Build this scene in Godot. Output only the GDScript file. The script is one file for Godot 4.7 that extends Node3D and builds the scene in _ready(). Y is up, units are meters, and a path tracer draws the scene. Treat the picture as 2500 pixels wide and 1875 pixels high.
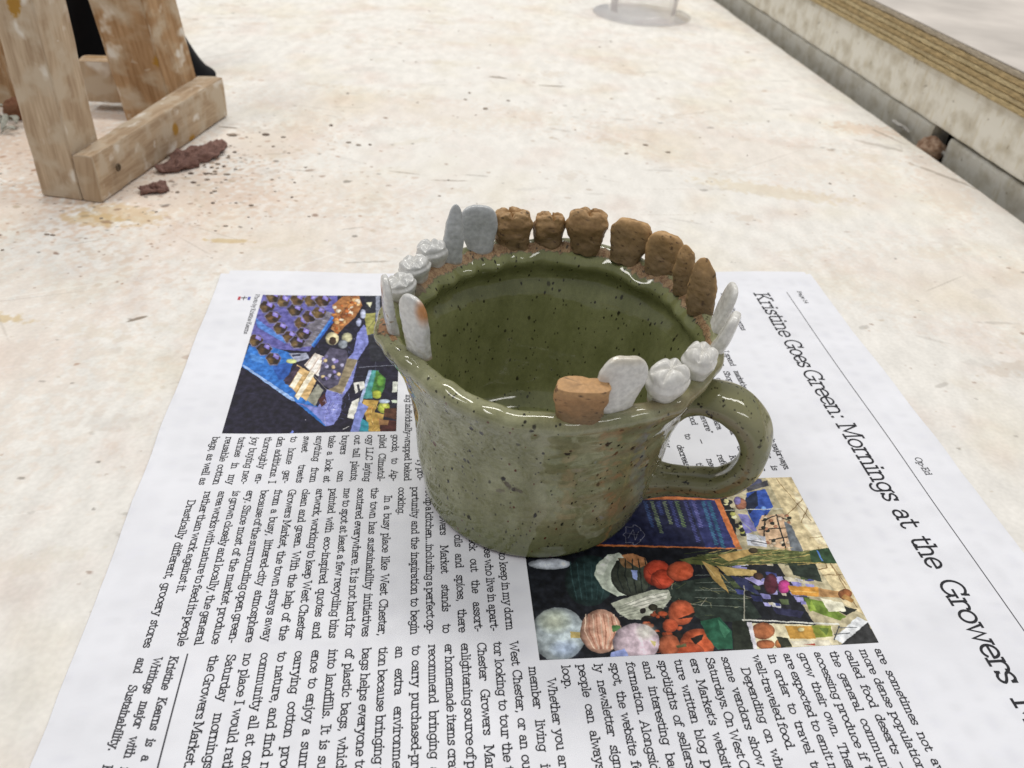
extends Node3D
# A ceramic mug with clay teeth round its rim, on a sheet of newspaper on a clay studio's canvas-covered table. Shapes are given in millimetres and scaled by MM.

const MM := 0.001
const PAGE_AT := Vector3(156.0, 0, -180.1)          # far right corner of the page
const ALONG := Vector3(0.12862, 0, 0.99169)         # reading direction
const DOWN := Vector3(-0.99169, 0, 0.12862)         # down the page
const TABLE_Y := -0.9
const RIM := Vector3(4.4, 70.0, -7.5)               # middle of the mug's rim

var rough_noise := FastNoiseLite.new()
var soft_noise := FastNoiseLite.new()
var fine_noise := FastNoiseLite.new()
var names := {}
var rng := RandomNumberGenerator.new()
var grain_texture: Texture2D
var bump_texture: Texture2D


func _ready() -> void:
	var camera := Camera3D.new()
	camera.name = "camera"
	var lens := CameraAttributesPhysical.new()
	lens.frustum_focal_length = 25.15
	lens.frustum_focus_distance = 0.275
	lens.exposure_aperture = 18.0
	lens.frustum_near = 0.02
	lens.frustum_far = 20.0
	camera.attributes = lens
	camera.transform = Transform3D(Basis(Vector3(0.99807, 0.04947, -0.03752), Vector3(-0.06209, 0.79525, -0.60309), Vector3(0, 0.60426, 0.79679)), Vector3(-10.12, 220.0, 230.12) * MM)
	camera.fov = 51.02
	camera.near = 0.02
	camera.far = 20.0
	add_child(camera)
	camera.current = true

	var environment := Environment.new()
	environment.background_mode = Environment.BG_COLOR
	environment.background_color = Color(0.97, 0.975, 1.0)
	environment.background_energy_multiplier = 0.34
	environment.tonemap_mode = Environment.TONE_MAPPER_LINEAR
	environment.tonemap_exposure = 0.95
	environment.sdfgi_enabled = true
	environment.ssao_enabled = true
	environment.ssil_enabled = true
	var around := WorldEnvironment.new()
	around.name = "surroundings"
	around.environment = environment
	add_child(around)

	# the fluorescent fittings of the studio's ceiling, then an added fill lamp
	ceiling_or_fill_light(Vector3(-0.45, 2.0, -1.3), Vector2(1.2, 0.3), 2.5, Color(1.0, 0.985, 0.955))
	ceiling_or_fill_light(Vector3(0.9, 2.0, -0.6), Vector2(1.2, 0.3), 1.5, Color(1.0, 0.988, 0.965))
	ceiling_or_fill_light(Vector3(-1.2, 2.0, 0.3), Vector2(0.3, 1.2), 1.55, Color(1.0, 0.988, 0.965))

	ceiling_or_fill_light(Vector3(1.3, 2.1, 1.0), Vector2(1.2, 0.3), 1.0, Color(1.0, 0.99, 0.975))  # added fill lamp beside and behind the camera, brightens the front teeth

	rng.seed = 11
	rough_noise.noise_type = FastNoiseLite.TYPE_SIMPLEX_SMOOTH
	rough_noise.seed = 5
	rough_noise.frequency = 1.0
	rough_noise.fractal_octaves = 4
	soft_noise.noise_type = FastNoiseLite.TYPE_SIMPLEX_SMOOTH
	soft_noise.seed = 17
	soft_noise.frequency = 1.0
	soft_noise.fractal_octaves = 1
	fine_noise.noise_type = FastNoiseLite.TYPE_SIMPLEX_SMOOTH
	fine_noise.seed = 29
	fine_noise.frequency = 1.0
	fine_noise.fractal_octaves = 3
	grain_texture = grey_noise(512, 0.03, 4, 214, 255, 3)
	bump_texture = grey_noise(512, 0.02, 5, 0, 255, 8)

	build_table()
	build_bench()
	build_newspaper()
	build_mug()
	build_stand()
	build_scraps()


# ---------------------------------------------------------------- helpers

func ceiling_or_fill_light(at: Vector3, size: Vector2, energy: float, color: Color) -> void:
	var lamp := AreaLight3D.new()
	lamp.name = "ceiling_or_fill_light"
	lamp.area_size = size
	lamp.area_normalize_energy = true
	lamp.light_energy = energy
	lamp.light_color = color
	lamp.shadow_enabled = true
	lamp.set("area_range", 8.0)
	lamp.position = at
	lamp.rotation_degrees.x = -90.0
	add_child(lamp, true)


func numbered(called: String) -> String:
	var n: int = names.get(called, 0)
	names[called] = n + 1
	return called if n == 0 else called + "_%03d" % n


func thing(called: String, label: String, category: String, at := Vector3.ZERO, group := "") -> Node3D:
	var o := Node3D.new()
	o.name = numbered(called)
	add_child(o)
	o.position = at * MM
	tag(o, label, category, group)
	return o


func tag(o: Node, label: String, category: String, group := "") -> void:
	o.set_meta("label", label)
	if category:
		o.set_meta("category", category)
	if group:
		o.set_meta("group", group)


func obj(called: String, mesh: Mesh, material: Material, parent: Node = self) -> MeshInstance3D:
	var o := MeshInstance3D.new()
	o.name = numbered(called) if parent == self else called
	o.mesh = mesh
	o.material_override = material
	parent.add_child(o, true)
	return o


func paint_of(linear: Color, roughness := 0.8, specular := 0.5) -> StandardMaterial3D:
	var m := StandardMaterial3D.new()
	m.albedo_color = linear.linear_to_srgb()
	m.roughness = roughness
	m.metallic_specular = specular
	return m


func clay_of(roughness := 0.8, grain := 60.0, relief := 0.03) -> StandardMaterial3D:
	# vertex colours give the clay's own colour, the triplanar textures its grain
	var m := StandardMaterial3D.new()
	m.vertex_color_use_as_albedo = true
	m.roughness = roughness
	m.albedo_texture = grain_texture
	m.uv1_triplanar = true
	m.uv1_scale = Vector3.ONE * grain
	if relief > 0.0:
		m.heightmap_enabled = true
		m.heightmap_texture = bump_texture
		m.heightmap_scale = relief
	return m


func grey_noise(side: int, frequency: float, octaves: int, low: int, high: int, seed_value: int) -> Texture2D:
	var n := FastNoiseLite.new()
	n.noise_type = FastNoiseLite.TYPE_SIMPLEX_SMOOTH
	n.seed = seed_value
	n.frequency = frequency
	n.fractal_octaves = octaves
	var im := n.get_seamless_image(side, side)
	im.convert(Image.FORMAT_RGB8)
	var bytes := im.get_data()
	for i in bytes.size():
		bytes[i] = low + bytes[i] * (high - low) / 255
	return ImageTexture.create_from_image(Image.create_from_data(side, side, false, Image.FORMAT_RGB8, bytes))


func noise_bytes(w: int, h: int, frequency: float, octaves: int, seed_value: int, stretch := Vector2.ONE) -> PackedByteArray:
	var n := FastNoiseLite.new()
	n.noise_type = FastNoiseLite.TYPE_SIMPLEX_SMOOTH
	n.seed = seed_value
	n.frequency = frequency
	n.fractal_octaves = octaves
	var im := n.get_seamless_image(int(w / stretch.x), int(h / stretch.y))
	im.resize(w, h, Image.INTERPOLATE_CUBIC)
	im.convert(Image.FORMAT_L8)
	return im.get_data()


func mix3(a: Vector3, b: Vector3, t: float) -> Vector3:
	return a + (b - a) * clampf(t, 0.0, 1.0)


# A sheet of (nu+1) x (nv+1) points; around = the first and last column are the same points. Normals are smooth and face outwards (or up).
func grid(nu: int, nv: int, at: Callable, around := false, colors = null, uvs = null) -> ArrayMesh:
	var cols := nu + 1
	var p := PackedVector3Array()
	var uv := PackedVector2Array()
	var c := PackedColorArray()
	p.resize(cols * (nv + 1))
	uv.resize(p.size())
	for j in nv + 1:
		for i in cols:
			var u := float(i) / nu
			var v := float(j) / nv
			var k := j * cols + i
			p[k] = p[j * cols] if around and i == nu else at.call(u, v) * MM
			uv[k] = uvs.call(u, v) if uvs != null else Vector2(u, v)
	var index := PackedInt32Array()
	index.resize(nu * nv * 6)
	var n := PackedVector3Array()
	n.resize(p.size())
	var q := 0
	var volume := 0.0
	for j in nv:
		for i in nu:
			var a := j * cols + i
			var b := a + 1
			var d := a + cols
			var e := d + 1
			for t in [[a, b, e], [a, e, d]]:
				var f: Vector3 = (p[t[2]] - p[t[0]]).cross(p[t[1]] - p[t[0]])
				volume += f.dot(p[t[0]])
				for k in 3:
					n[t[k]] += f
					index[q] = t[k]
					q += 1
	if around:
		for j in nv + 1:
			var s := n[j * cols] + n[j * cols + nu]
			n[j * cols] = s
			n[j * cols + nu] = s
		for row in [0, nv]:
			if p[row * cols].distance_to(p[row * cols + nu / 2]) < 0.00001:
				var s := Vector3.ZERO
				for i in cols:
					s += n[row * cols + i]
				for i in cols:
					n[row * cols + i] = s
	var up := 0.0
	for k in n.size():
		up += n[k].y
	if (volume < 0.0) if around else (up < 0.0):
		for k in n.size():
			n[k] = -n[k]
		for k in range(0, index.size(), 3):
			var s := index[k]
			index[k] = index[k + 1]
			index[k + 1] = s
	for k in n.size():
		n[k] = n[k].normalized() if n[k].length_squared() > 0.0 else Vector3.UP
	var arrays := []
	arrays.resize(Mesh.ARRAY_MAX)
	arrays[Mesh.ARRAY_VERTEX] = p
	arrays[Mesh.ARRAY_NORMAL] = n
	arrays[Mesh.ARRAY_TEX_UV] = uv
	arrays[Mesh.ARRAY_INDEX] = index
	if colors != null:
		c.resize(p.size())
		for k in p.size():
			c[k] = colors.call(p[k] / MM, uv[k])
		arrays[Mesh.ARRAY_COLOR] = c
	var m := ArrayMesh.new()
	m.add_surface_from_arrays(Mesh.PRIMITIVE_TRIANGLES, arrays)
	return m


func face(st: SurfaceTool, a: Vector3, b: Vector3, c: Vector3, d: Vector3, out: Vector3, ua := Vector2(0, 0), ub := Vector2(1, 0), uc := Vector2(1, 1), ud := Vector2(0, 1)) -> void:
	var n := (c - a).cross(b - a)
	var order := [[a, ua], [b, ub], [c, uc], [a, ua], [c, uc], [d, ud]]
	if n.dot(out) < 0.0:
		order = [[a, ua], [c, uc], [b, ub], [a, ua], [d, ud], [c, uc]]
	for x in order:
		st.set_normal(out.normalized())
		st.set_uv(x[1])
		st.add_vertex(x[0] * MM)


# A block with chamfered edges between a bottom and a top outline of four corners each, subdivided along its length so that edges can wear.
func block(bottom: Array, top: Array, chamfer := 1.0, wear := 0.5, seed_value := 1.0, pieces := 18) -> ArrayMesh:
	# outline of eight points (two per corner) swept from bottom to top, closed with shrinking rings
	var rings := [0.0, 0.0, chamfer * 0.3, chamfer]
	var at := func(u: float, v: float) -> Vector3:
		var rows := pieces + 6
		var j := int(round(v * rows))
		var t := 0.0
		var inset := 0.0
		if j <= 2:
			t = 0.0
			inset = [0.5, 0.02, 0.0][j]
		elif j >= rows - 2:
			t = 1.0
			inset = [0.0, 0.02, 0.5][j - rows + 2]
		else:
			t = float(j - 3) / (rows - 6)
		var k := int(round(u * 24)) % 24
		var side := k / 6
		var f: float = [0.02, 0.06, 0.3, 0.5, 0.7, 0.94][k % 6]
		var corner_b: Vector3 = bottom[side]
		var next_b: Vector3 = bottom[(side + 1) % 4]
		var corner_t: Vector3 = top[side]
		var next_t: Vector3 = top[(side + 1) % 4]
		var b := corner_b.lerp(next_b, f)
		var e := corner_t.lerp(next_t, f)
		var mid_b: Vector3 = (bottom[0] + bottom[1] + bottom[2] + bottom[3]) / 4.0
		var mid_t: Vector3 = (top[0] + top[1] + top[2] + top[3]) / 4.0
		var p := b.lerp(e, t)
		var mid := mid_b.lerp(mid_t, t)
		var axis := (mid_t - mid_b).normalized()
		if f < 0.1 or f > 0.9:
			p += (mid - p).normalized() * chamfer * 0.35
		if j == 1 or j == rows - 1:
			p += (mid - p).normalized() * chamfer * 0.6
			p += axis * (0.0 if j == 1 else 0.0)
		elif j == 2 or j == 3:
			p += axis * chamfer * (0.35 if j == 2 else 0.9)
		elif j == rows - 2 or j == rows - 3:
			p -= axis * chamfer * (0.35 if j == rows - 2 else 0.9)
		elif j == 0 or j == rows:
			p = mid
		var w := rough_noise.get_noise_3d(p.x * 0.05 + seed_value, p.y * 0.05, p.z * 0.05)
		if j > 0 and j < rows:
			p += (p - mid).normalized() * w * wear
		return p
	var uvs := func(u: float, v: float) -> Vector2:
		var rows := pieces + 6
		var j := int(round(v * rows))
		if j > 1 and j < rows - 1:
			return Vector2(u, v)
		var p: Vector3 = at.call(u, v)   # the cut ends show end grain
		return Vector2(0.3 + (p.x - p.y * 0.2) * 0.004 + seed_value, 0.2 + (p.z + p.y) * 0.003)
	return grid(24, pieces + 6, at, true, null, uvs)


# ---------------------------------------------------------------- slab-serif lettering, drawn as strokes: x-height 10, capitals 14.5

const GLYPHS := {
	"a": "9.6|A 3.9 6.9 3 2.9 165 0|L 6.9 6.9 6.9 1.6 7.6 0.4 9 0.4|A 3.7 2.9 3.2 2.9 0 360",
	"b": "10|L 0 14.5 1.6 14.5 1.6 0|A 5.2 5 3.7 5 0 360",
	"c": "9|A 4.7 5 4 5 40 320|L 7.9 8.4 7.7 6.6",
	"d": "10|L 5.8 14.5 7.8 14.5 7.8 0 9.6 0|A 4.2 5 3.7 5 0 360",
	"e": "9|A 4.6 5 4 5 0 318|L 0.7 5.2 8.5 5.2",
	"f": "6.6|A 5 11.6 2.6 2.9 30 180|L 2.4 11.6 2.4 0|L 0 10 5.6 10|L 0.2 0 4.9 0",
	"g": "10|A 4.4 5.4 3.7 4.6 0 360|L 9.8 10 8 9.2 8 -1.2|A 4.5 -1.2 3.5 3.2 0 -160",
	"h": "10.6|L 0 14.5 1.7 14.5 1.7 0|L 0 0 3.6 0|A 4.9 6.6 3.2 3.4 180 0|L 8.1 6.6 8.1 0|L 6.3 0 9.9 0",
	"i": "5|L 0.2 10 2.3 10 2.3 0|L 0.2 0 4.4 0|L 2.1 13.6 2.6 13.6",
	"j": "5|L 0.6 10 2.8 10 2.8 -2|A 0.6 -2 2.2 2.4 0 -130|L 2.6 13.6 3.1 13.6",
	"k": "10|L 0 14.5 1.7 14.5 1.7 0|L 0 0 3.4 0|L 1.7 4.2 7.2 9.8|L 5.6 10 9 10|L 3.6 6 8 0|L 6.4 0 9.6 0",
	"l": "5|L 0.2 14.5 2.3 14.5 2.3 0|L 0.2 0 4.4 0",
	"m": "15.4|L 0 10 1.7 10 1.7 0|L 0 0 3.3 0|A 4.4 6.9 2.7 3.1 180 0|L 7.1 6.9 7.1 0|L 5.7 0 8.7 0|A 9.8 6.9 2.7 3.1 180 0|L 12.5 6.9 12.5 0|L 11 0 14.4 0",
	"n": "10.6|L 0 10 1.7 10 1.7 0|L 0 0 3.6 0|A 4.9 6.6 3.2 3.4 180 0|L 8.1 6.6 8.1 0|L 6.3 0 9.9 0",
	"o": "9.6|A 4.7 5 4.1 5 0 360",
	"p": "10|L 0 10 1.7 10 1.7 -4.4|L 0 -4.4 3.8 -4.4|A 5.3 5 3.7 5 0 360",
	"q": "10|L 9.6 10 7.9 10 7.9 -4.4|L 6 -4.4 9.6 -4.4|A 4.3 5 3.7 5 0 360",
	"r": "7.6|L 0 10 1.8 10 1.8 0|L 0 0 4.2 0|A 5 7 3.2 3 180 40|L 7.4 9 7.3 7.8",
	"s": "8|S 6.6 7.4 5.4 9.6 3.2 9.8 1.1 8.1 1.9 6.1 5 4.6 6.9 2.7 5.6 0.5 3.2 0.1 0.8 1.8|L 6.7 9.6 6.6 7.2|L 0.6 0.4 0.8 2.4",
	"t": "6.8|L 2.4 13.4 2.4 3|A 4.8 3 2.4 2.9 180 330|L 0 10 6 10",
	"u": "10.6|L 0 10 1.7 10 1.7 3.4|A 4.9 3.4 3.2 3.4 180 360|L 6.4 10 8.1 10 8.1 0 9.9 0",
	"v": "9.6|L 0.9 10 4.6 0 8.3 10|L -0.4 10 2.7 10|L 6.5 10 9.6 10",
	"w": "13.4|L 0.9 10 3.7 0 6.6 9 9.4 0 12.3 10|L -0.4 10 2.5 10|L 10.7 10 13.6 10",
	"x": "9.4|L 1.2 10 7.9 0|L 7.6 10 1 0|L 0 10 3.2 10|L 5.8 10 9 10|L -0.2 0 3 0|L 6.2 0 9.4 0",
	"y": "9.6|L 0.9 10 4.7 0.6|L 8.3 10 3.8 -3 2.6 -4.3 0.6 -4.2|L -0.4 10 2.7 10|L 6.5 10 9.6 10",
	"z": "8.4|L 0.9 8 0.9 10 7.2 10 0.8 0 7.4 0 7.4 2",
	"A": "13.6|L 1.4 0 6.6 14.5 11.9 0|L 3.3 5 10 5|L -0.2 0 3.6 0|L 9.7 0 13.4 0",
	"B": "12|L 0.2 14.5 5.6 14.5|L 0.2 0 6 0|L 2.2 14.5 2.2 0|A 5.6 11.1 3.7 3.4 90 -90|L 2.2 7.7 5.8 7.7|A 6 3.9 4.4 3.9 90 -90",
	"C": "13|A 6.6 7.25 5.8 7.4 38 322|L 11.3 14.4 11.1 10.2|L 11.3 3.4 11 2.6",
	"D": "13.6|L 0.2 14.5 5.6 14.5|L 0.2 0 5.6 0|L 2.3 14.5 2.3 0|A 5.6 7.25 6.4 7.25 90 -90",
	"E": "12|L 0.2 0 10.4 0 10.4 3.6|L 0.2 14.5 10.2 14.5 10.2 11|L 2.3 14.5 2.3 0|L 2.3 7.4 7 7.4|L 7 9.2 7 5.6",
	"G": "14|A 6.6 7.25 5.8 7.4 38 330|L 11.4 14.6 11 10.4|L 7.6 6.2 13 6.2|L 11.5 6.2 11.5 2.6 12.4 -0.4",
	"I": "6.4|L 0.3 14.5 5.5 14.5|L 0.3 0 5.5 0|L 2.9 14.5 2.9 0",
	"K": "13.6|L 0.2 14.5 4.6 14.5|L 0.2 0 4.6 0|L 2.3 14.5 2.3 0|L 2.3 5.2 10.4 14.5|L 8.2 14.5 12.6 14.5|L 5 8 11 0|L 8.8 0 13.2 0",
	"L": "11.6|L 0.2 14.5 4.6 14.5|L 2.3 14.5 2.3 0|L 0.2 0 10.4 0 10.4 4",
	"M": "16.6|L 0 14.5 2.8 14.5 8 2.6 13.2 14.5 16 14.5|L 2.2 14.5 2.2 0|L 13.8 14.5 13.8 0|L 0 0 4.4 0|L 11.6 0 16 0",
	"O": "14|A 6.7 7.25 6 7.4 0 360",
	"P": "12|L 0.2 14.5 6 14.5|L 0.2 0 4.8 0|L 2.3 14.5 2.3 0|A 6 10.6 4.2 3.9 90 -90|L 2.3 6.7 6 6.7",
	"S": "11|S 9 11 7.2 14 4.6 14.5 1.6 12.8 1.4 9.8 4.4 7.8 7.6 6.4 9.4 3.8 8 0.8 5 0 2.2 1 0.9 3.6|L 9.2 14.4 9 10.4|L 0.7 0.2 0.9 4",
	"T": "12|L 0.6 11 0.6 14.5 11 14.5 11 11|L 5.8 14.5 5.8 0|L 3.6 0 8 0",
	"W": "18|L 1.6 14.5 5.2 0 9 11.6 12.6 0 16.4 14.5|L -0.2 14.5 3.6 14.5|L 14.4 14.5 18 14.5",
	"0": "9.4|A 4.5 7.25 3.8 7.2 0 360",
	"1": "7.6|L 1.2 12.4 3.6 14.5 3.6 0|L 1.2 0 6 0",
	"4": "9.8|L 6.8 0 6.8 14.5 0.6 4.4 9.2 4.4|L 4.8 0 8.8 0",
	"9": "9.4|A 4.4 10.3 3.6 4.1 0 360|L 8 10.3 7.4 4 5 0.4 2 0.4",
	".": "4.4|L 1.6 0.5 2 0.5",
	",": "4.4|L 2 0.8 1.9 -0.8 1 -2.6",
	":": "4.6|L 1.8 0.6 2.2 0.6|L 1.8 8.6 2.2 8.6",
	"-": "6|L 0.6 5 5 5",
	"~": "13|L 0.6 5 12 5",
	"'": "3.6|L 2 14.5 1.2 11",
	"\"": "6|L 1.8 14.5 1.4 11.4|L 4.2 14.5 3.8 11.4",
	"(": "5|A 5 6 3.6 9 130 230",
	")": "5|A 0 6 3.6 9 50 -50",
}

var glyph_cache := {}


func glyph(letter: String) -> Array:
	if glyph_cache.has(letter):
		return glyph_cache[letter]
	var parts: PackedStringArray = (GLYPHS[letter] if GLYPHS.has(letter) else GLYPHS["-"]).split("|")
	var strokes := []
	for k in range(1, parts.size()):
		var v := parts[k].substr(2).split_floats(" ")
		var line := PackedVector2Array()
		match parts[k][0]:
			"L":
				for i in range(0, v.size(), 2):
					line.append(Vector2(v[i], v[i + 1]))
			"A":
				var steps := int(maxf(6.0, absf(v[5] - v[4]) / 18.0))
				for i in steps + 1:
					var a := deg_to_rad(lerpf(v[4], v[5], float(i) / steps))
					line.append(Vector2(v[0] + v[2] * cos(a), v[1] + v[3] * sin(a)))
			"S":
				var q := []
				for i in range(0, v.size(), 2):
					q.append(Vector2(v[i], v[i + 1]))
				for i in q.size() - 1:
					var a: Vector2 = q[maxi(i - 1, 0)]
					var d: Vector2 = q[mini(i + 2, q.size() - 1)]
					for s in 3:
						line.append((q[i] as Vector2).cubic_interpolate(q[i + 1], a, d, s / 3.0))
				line.append(q[-1])
		strokes.append(line)
	glyph_cache[letter] = [parts[0].to_float(), strokes]
	return glyph_cache[letter]


func natural_width(text: String, spread := 1.0) -> float:
	var w := 0.0
	for letter in text:
		w += 4.6 if letter == " " else (glyph(letter)[0] as float) * spread
	return w


# Adds one line of lettering to a list of triangles on the page. to > 0: spread to end there.
func write(tris: PackedVector3Array, text: String, u: float, v: float, unit: float, pen: float, to := 0.0, stretch_letters := false, rise := 0.1, slant := 0.0, spread := 1.0) -> void:
	var gaps := text.count(" ")
	var wide := natural_width(text, spread) * unit
	var wide_space := 4.6 * unit
	var along := unit * spread
	if to > 0.0:
		var free := to - u - wide
		if stretch_letters or gaps == 0:
			along *= (to - u) / wide
			wide_space *= (to - u) / wide
		elif free >= 0.0:
			wide_space += free / gaps
		else:
			var fit := (to - u - gaps * wide_space * 0.75) / (wide - gaps * wide_space)
			along *= fit
			wide_space *= 0.75
	var x := u
	for letter in text:
		if letter == " ":
			x += wide_space
			continue
		var g := glyph(letter)
		for line: PackedVector2Array in g[1]:
			var pts := PackedVector2Array()
			for p in line:
				pts.append(Vector2(x + p.x * along + p.y * unit * slant, v - p.y * unit))
			stroke(tris, pts, pen if line.size() != 2 or line[0].distance_to(line[1]) > 0.7 else pen * 1.35, rise)
		x += (g[0] as float) * along


func stroke(tris: PackedVector3Array, pts: PackedVector2Array, pen: float, rise: float) -> void:
	var n := pts.size()
	var closed := n > 3 and pts[0].distance_to(pts[n - 1]) < pen * 0.2
	var left := PackedVector2Array()
	var right := PackedVector2Array()
	for i in n:
		var before := pts[i] - pts[i - 1] if i > 0 else (pts[0] - pts[n - 2] if closed else pts[1] - pts[0])
		var after := pts[i + 1] - pts[i] if i < n - 1 else (pts[1] - pts[0] if closed else pts[n - 1] - pts[n - 2])
		var a := before.normalized()
		var b := after.normalized()
		var m := (a + b).normalized() if (a + b).length() > 0.2 else a
		var side := Vector2(-m.y, m.x) * pen * 0.5 / maxf(0.55, absf(m.dot(b)))
		var at := pts[i]
		if not closed and i == 0:
			at -= b * pen * 0.4
		if not closed and i == n - 1:
			at += a * pen * 0.4
		left.append(at + side)
		right.append(at - side)
	for i in n - 1:
		var q := [page(left[i].x, left[i].y, rise), page(right[i].x, right[i].y, rise), page(right[i + 1].x, right[i + 1].y, rise), page(left[i + 1].x, left[i + 1].y, rise)]
		var up: float = ((q[2] - q[0]) as Vector3).cross(q[1] - q[0]).y
		for k in ([0, 1, 2, 0, 2, 3] if up > 0.0 else [0, 2, 1, 0, 3, 2]):
			tris.append(q[k] * MM)


func ink(called: String, tris: PackedVector3Array, material: Material, parent: Node) -> MeshInstance3D:
	var normals := PackedVector3Array()
	normals.resize(tris.size())
	normals.fill(Vector3.UP)
	var arrays := []
	arrays.resize(Mesh.ARRAY_MAX)
	arrays[Mesh.ARRAY_VERTEX] = tris
	arrays[Mesh.ARRAY_NORMAL] = normals
	var m := ArrayMesh.new()
	m.add_surface_from_arrays(Mesh.PRIMITIVE_TRIANGLES, arrays)
	return obj(called, m, material, parent)


# ---------------------------------------------------------------- the newspaper

func page_height(u: float, v: float) -> float:
	# the sheet is not quite flat: it lifts a little at its far edge and along its left side, never under the mug
	var far := smoothstep(26.0, -4.0, u) * (0.35 + 0.3 * sin(v * 0.021 + 0.6))
	var side := smoothstep(270.0, 326.0, v) * (0.8 + 0.7 * sin(u * 0.022))
	var free := clampf((Vector2(u - 150.0, v - 150.0).length() - 70.0) / 60.0, 0.0, 1.0)
	return far + side + free * (0.4 + 0.55 * soft_noise.get_noise_2d(u * 0.011, v * 0.011))


func page(u: float, v: float, rise := 0.0) -> Vector3:
	var p := PAGE_AT + ALONG * u + DOWN * v
	p.y = page_height(u, v) + rise
	return p


func sheet_mesh(u0: float, u1: float, v0: float, v1: float, rise: float, thick: float, turn := 0.0) -> ArrayMesh:
	# a top and a bottom face joined at a rounded edge
	var at := func(u: float, v: float) -> Vector3:
		var a := u * 2.0
		var top := a <= 1.0
		var s := a if top else 2.0 - a
		# rows close to every edge keep the rounded rim narrow
		var k := int(round(s * 48))
		var j := int(round(v * 70))
		var edge := k == 0 or k == 48 or j == 0 or j == 70
		s = 0.0 if k == 0 else (1.0 if k == 48 else (0.0004 if k == 1 else (0.9996 if k == 47 else (k - 1) / 46.0)))
		var vs := 0.0 if j == 0 else (1.0 if j == 70 else (0.0004 if j == 1 else (0.9996 if j == 69 else (j - 1) / 68.0)))
		var uu := lerpf(u0, u1, vs)
		var vv := lerpf(v0, v1, s)
		# the cut edges are not ruler-straight
		vv += 0.5 * soft_noise.get_noise_2d(uu * 0.022, rise * 9.0) + 0.12 * soft_noise.get_noise_2d(uu * 0.2, rise * 9.0 + 4.0)
		uu += (0.6 * soft_noise.get_noise_2d(vv * 0.022, rise * 9.0 + 8.0) + 0.2 * soft_noise.get_noise_2d(vv * 0.25, rise * 9.0)) * (1.0 if vs < 0.5 else 0.0)
		if turn != 0.0:
			var c := Vector2(150, 160)
			var q := (Vector2(uu, vv) - c).rotated(turn) + c
			uu = q.x
			vv = q.y
		var y := rise if top else rise - thick
		if edge:
			y = rise - thick * 0.5
		return page(uu, vv, y)
	return grid(96, 70, at, true)


func raster(lines: Array, w: int, h: int, noise_seed: int) -> Texture2D:
	var im := Image.create_empty(w, h, false, Image.FORMAT_RGB8)
	for line: String in lines:
		var part := line.split(" ")
		var color := Color.html(part[1])
		var xy := PackedVector2Array()
		for k in range(2, part.size() - 1, 2):
			xy.append(Vector2(part[k].to_float() * w / 1000.0, part[k + 1].to_float() * h / 1000.0))
		match part[0][0]:
			"p":
				fill(im, xy, color)
			"e":
				dab(im, xy[0], xy[1] - xy[0], xy[2] - xy[0], color)
			"s":
				tint_round(im, xy[0], xy[1] - xy[0], xy[2] - xy[0], color)
			"l":
				var wide := part[0].substr(1).to_float() * w / 1700.0
				for k in xy.size() - 1:
					var d := (xy[k + 1] - xy[k]).normalized()
					var s := Vector2(-d.y, d.x) * wide * 0.5
					if d.length() > 0.0:
						fill(im, PackedVector2Array([xy[k] + s, xy[k + 1] + s, xy[k + 1] - s, xy[k] - s]), color)
	# newsprint softens a picture and dulls its ink; then its grain
	im.resize(w / 2, h / 2, Image.INTERPOLATE_LANCZOS)
	im.resize(w, h, Image.INTERPOLATE_CUBIC)
	var bytes := im.get_data()
	var coarse := noise_bytes(w, h, 0.025, 4, noise_seed)
	var wave_x := noise_bytes(w, h, 0.03, 3, noise_seed + 1)
	var wave_y := noise_bytes(w, h, 0.03, 3, noise_seed + 2)
	var straight := bytes.duplicate()
	for y in h:
		for x in w:
			var i := y * w + x
			var sx := clampi(x + (wave_x[i] - 128) / 36, 0, w - 1)
			var sy := clampi(y + (wave_y[i] - 128) / 36, 0, h - 1)
			var k := (sy * w + sx) * 3
			bytes[i * 3] = straight[k]
			bytes[i * 3 + 1] = straight[k + 1]
			bytes[i * 3 + 2] = straight[k + 2]
	var speck := RandomNumberGenerator.new()
	speck.seed = noise_seed
	for i in w * h:
		var k := (coarse[i] - 128) * 0.36 + speck.randf_range(-7.0, 7.0)
		var dot := 4.0 if ((i % w) + (i / w)) % 3 == 0 else 0.0
		var grey := (bytes[i * 3] + bytes[i * 3 + 1] * 2 + bytes[i * 3 + 2]) / 4
		for c in 3:
			var b := int(lerpf(bytes[i * 3 + c], grey, 0.13)) + 5
			bytes[i * 3 + c] = clampi(int(b + k * (0.35 + b / 255.0) + dot), 0, 255)
	im = Image.create_from_data(w, h, false, Image.FORMAT_RGB8, bytes)
	return ImageTexture.create_from_image(im)


func fill(im: Image, poly: PackedVector2Array, color: Color) -> void:
	var w := im.get_width()
	var h := im.get_height()
	var top := poly[0].y
	var low := poly[0].y
	for p in poly:
		top = minf(top, p.y)
		low = maxf(low, p.y)
	for y in range(maxi(0, int(ceil(top - 0.5))), mini(h, int(floor(low + 0.5)) + 1)):
		var cuts := []
		var yy := y + 0.5
		for k in poly.size():
			var a := poly[k]
			var b := poly[(k + 1) % poly.size()]
			if (a.y <= yy) != (b.y <= yy):
				cuts.append(a.x + (yy - a.y) / (b.y - a.y) * (b.x - a.x))
		cuts.sort()
		for k in range(0, cuts.size() - 1, 2):
			var x0 := maxi(0, int(round(cuts[k])))
			var x1 := mini(w, int(round(cuts[k + 1])))
			if x1 > x0:
				im.fill_rect(Rect2i(x0, y, x1 - x0, 1), color)


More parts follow.
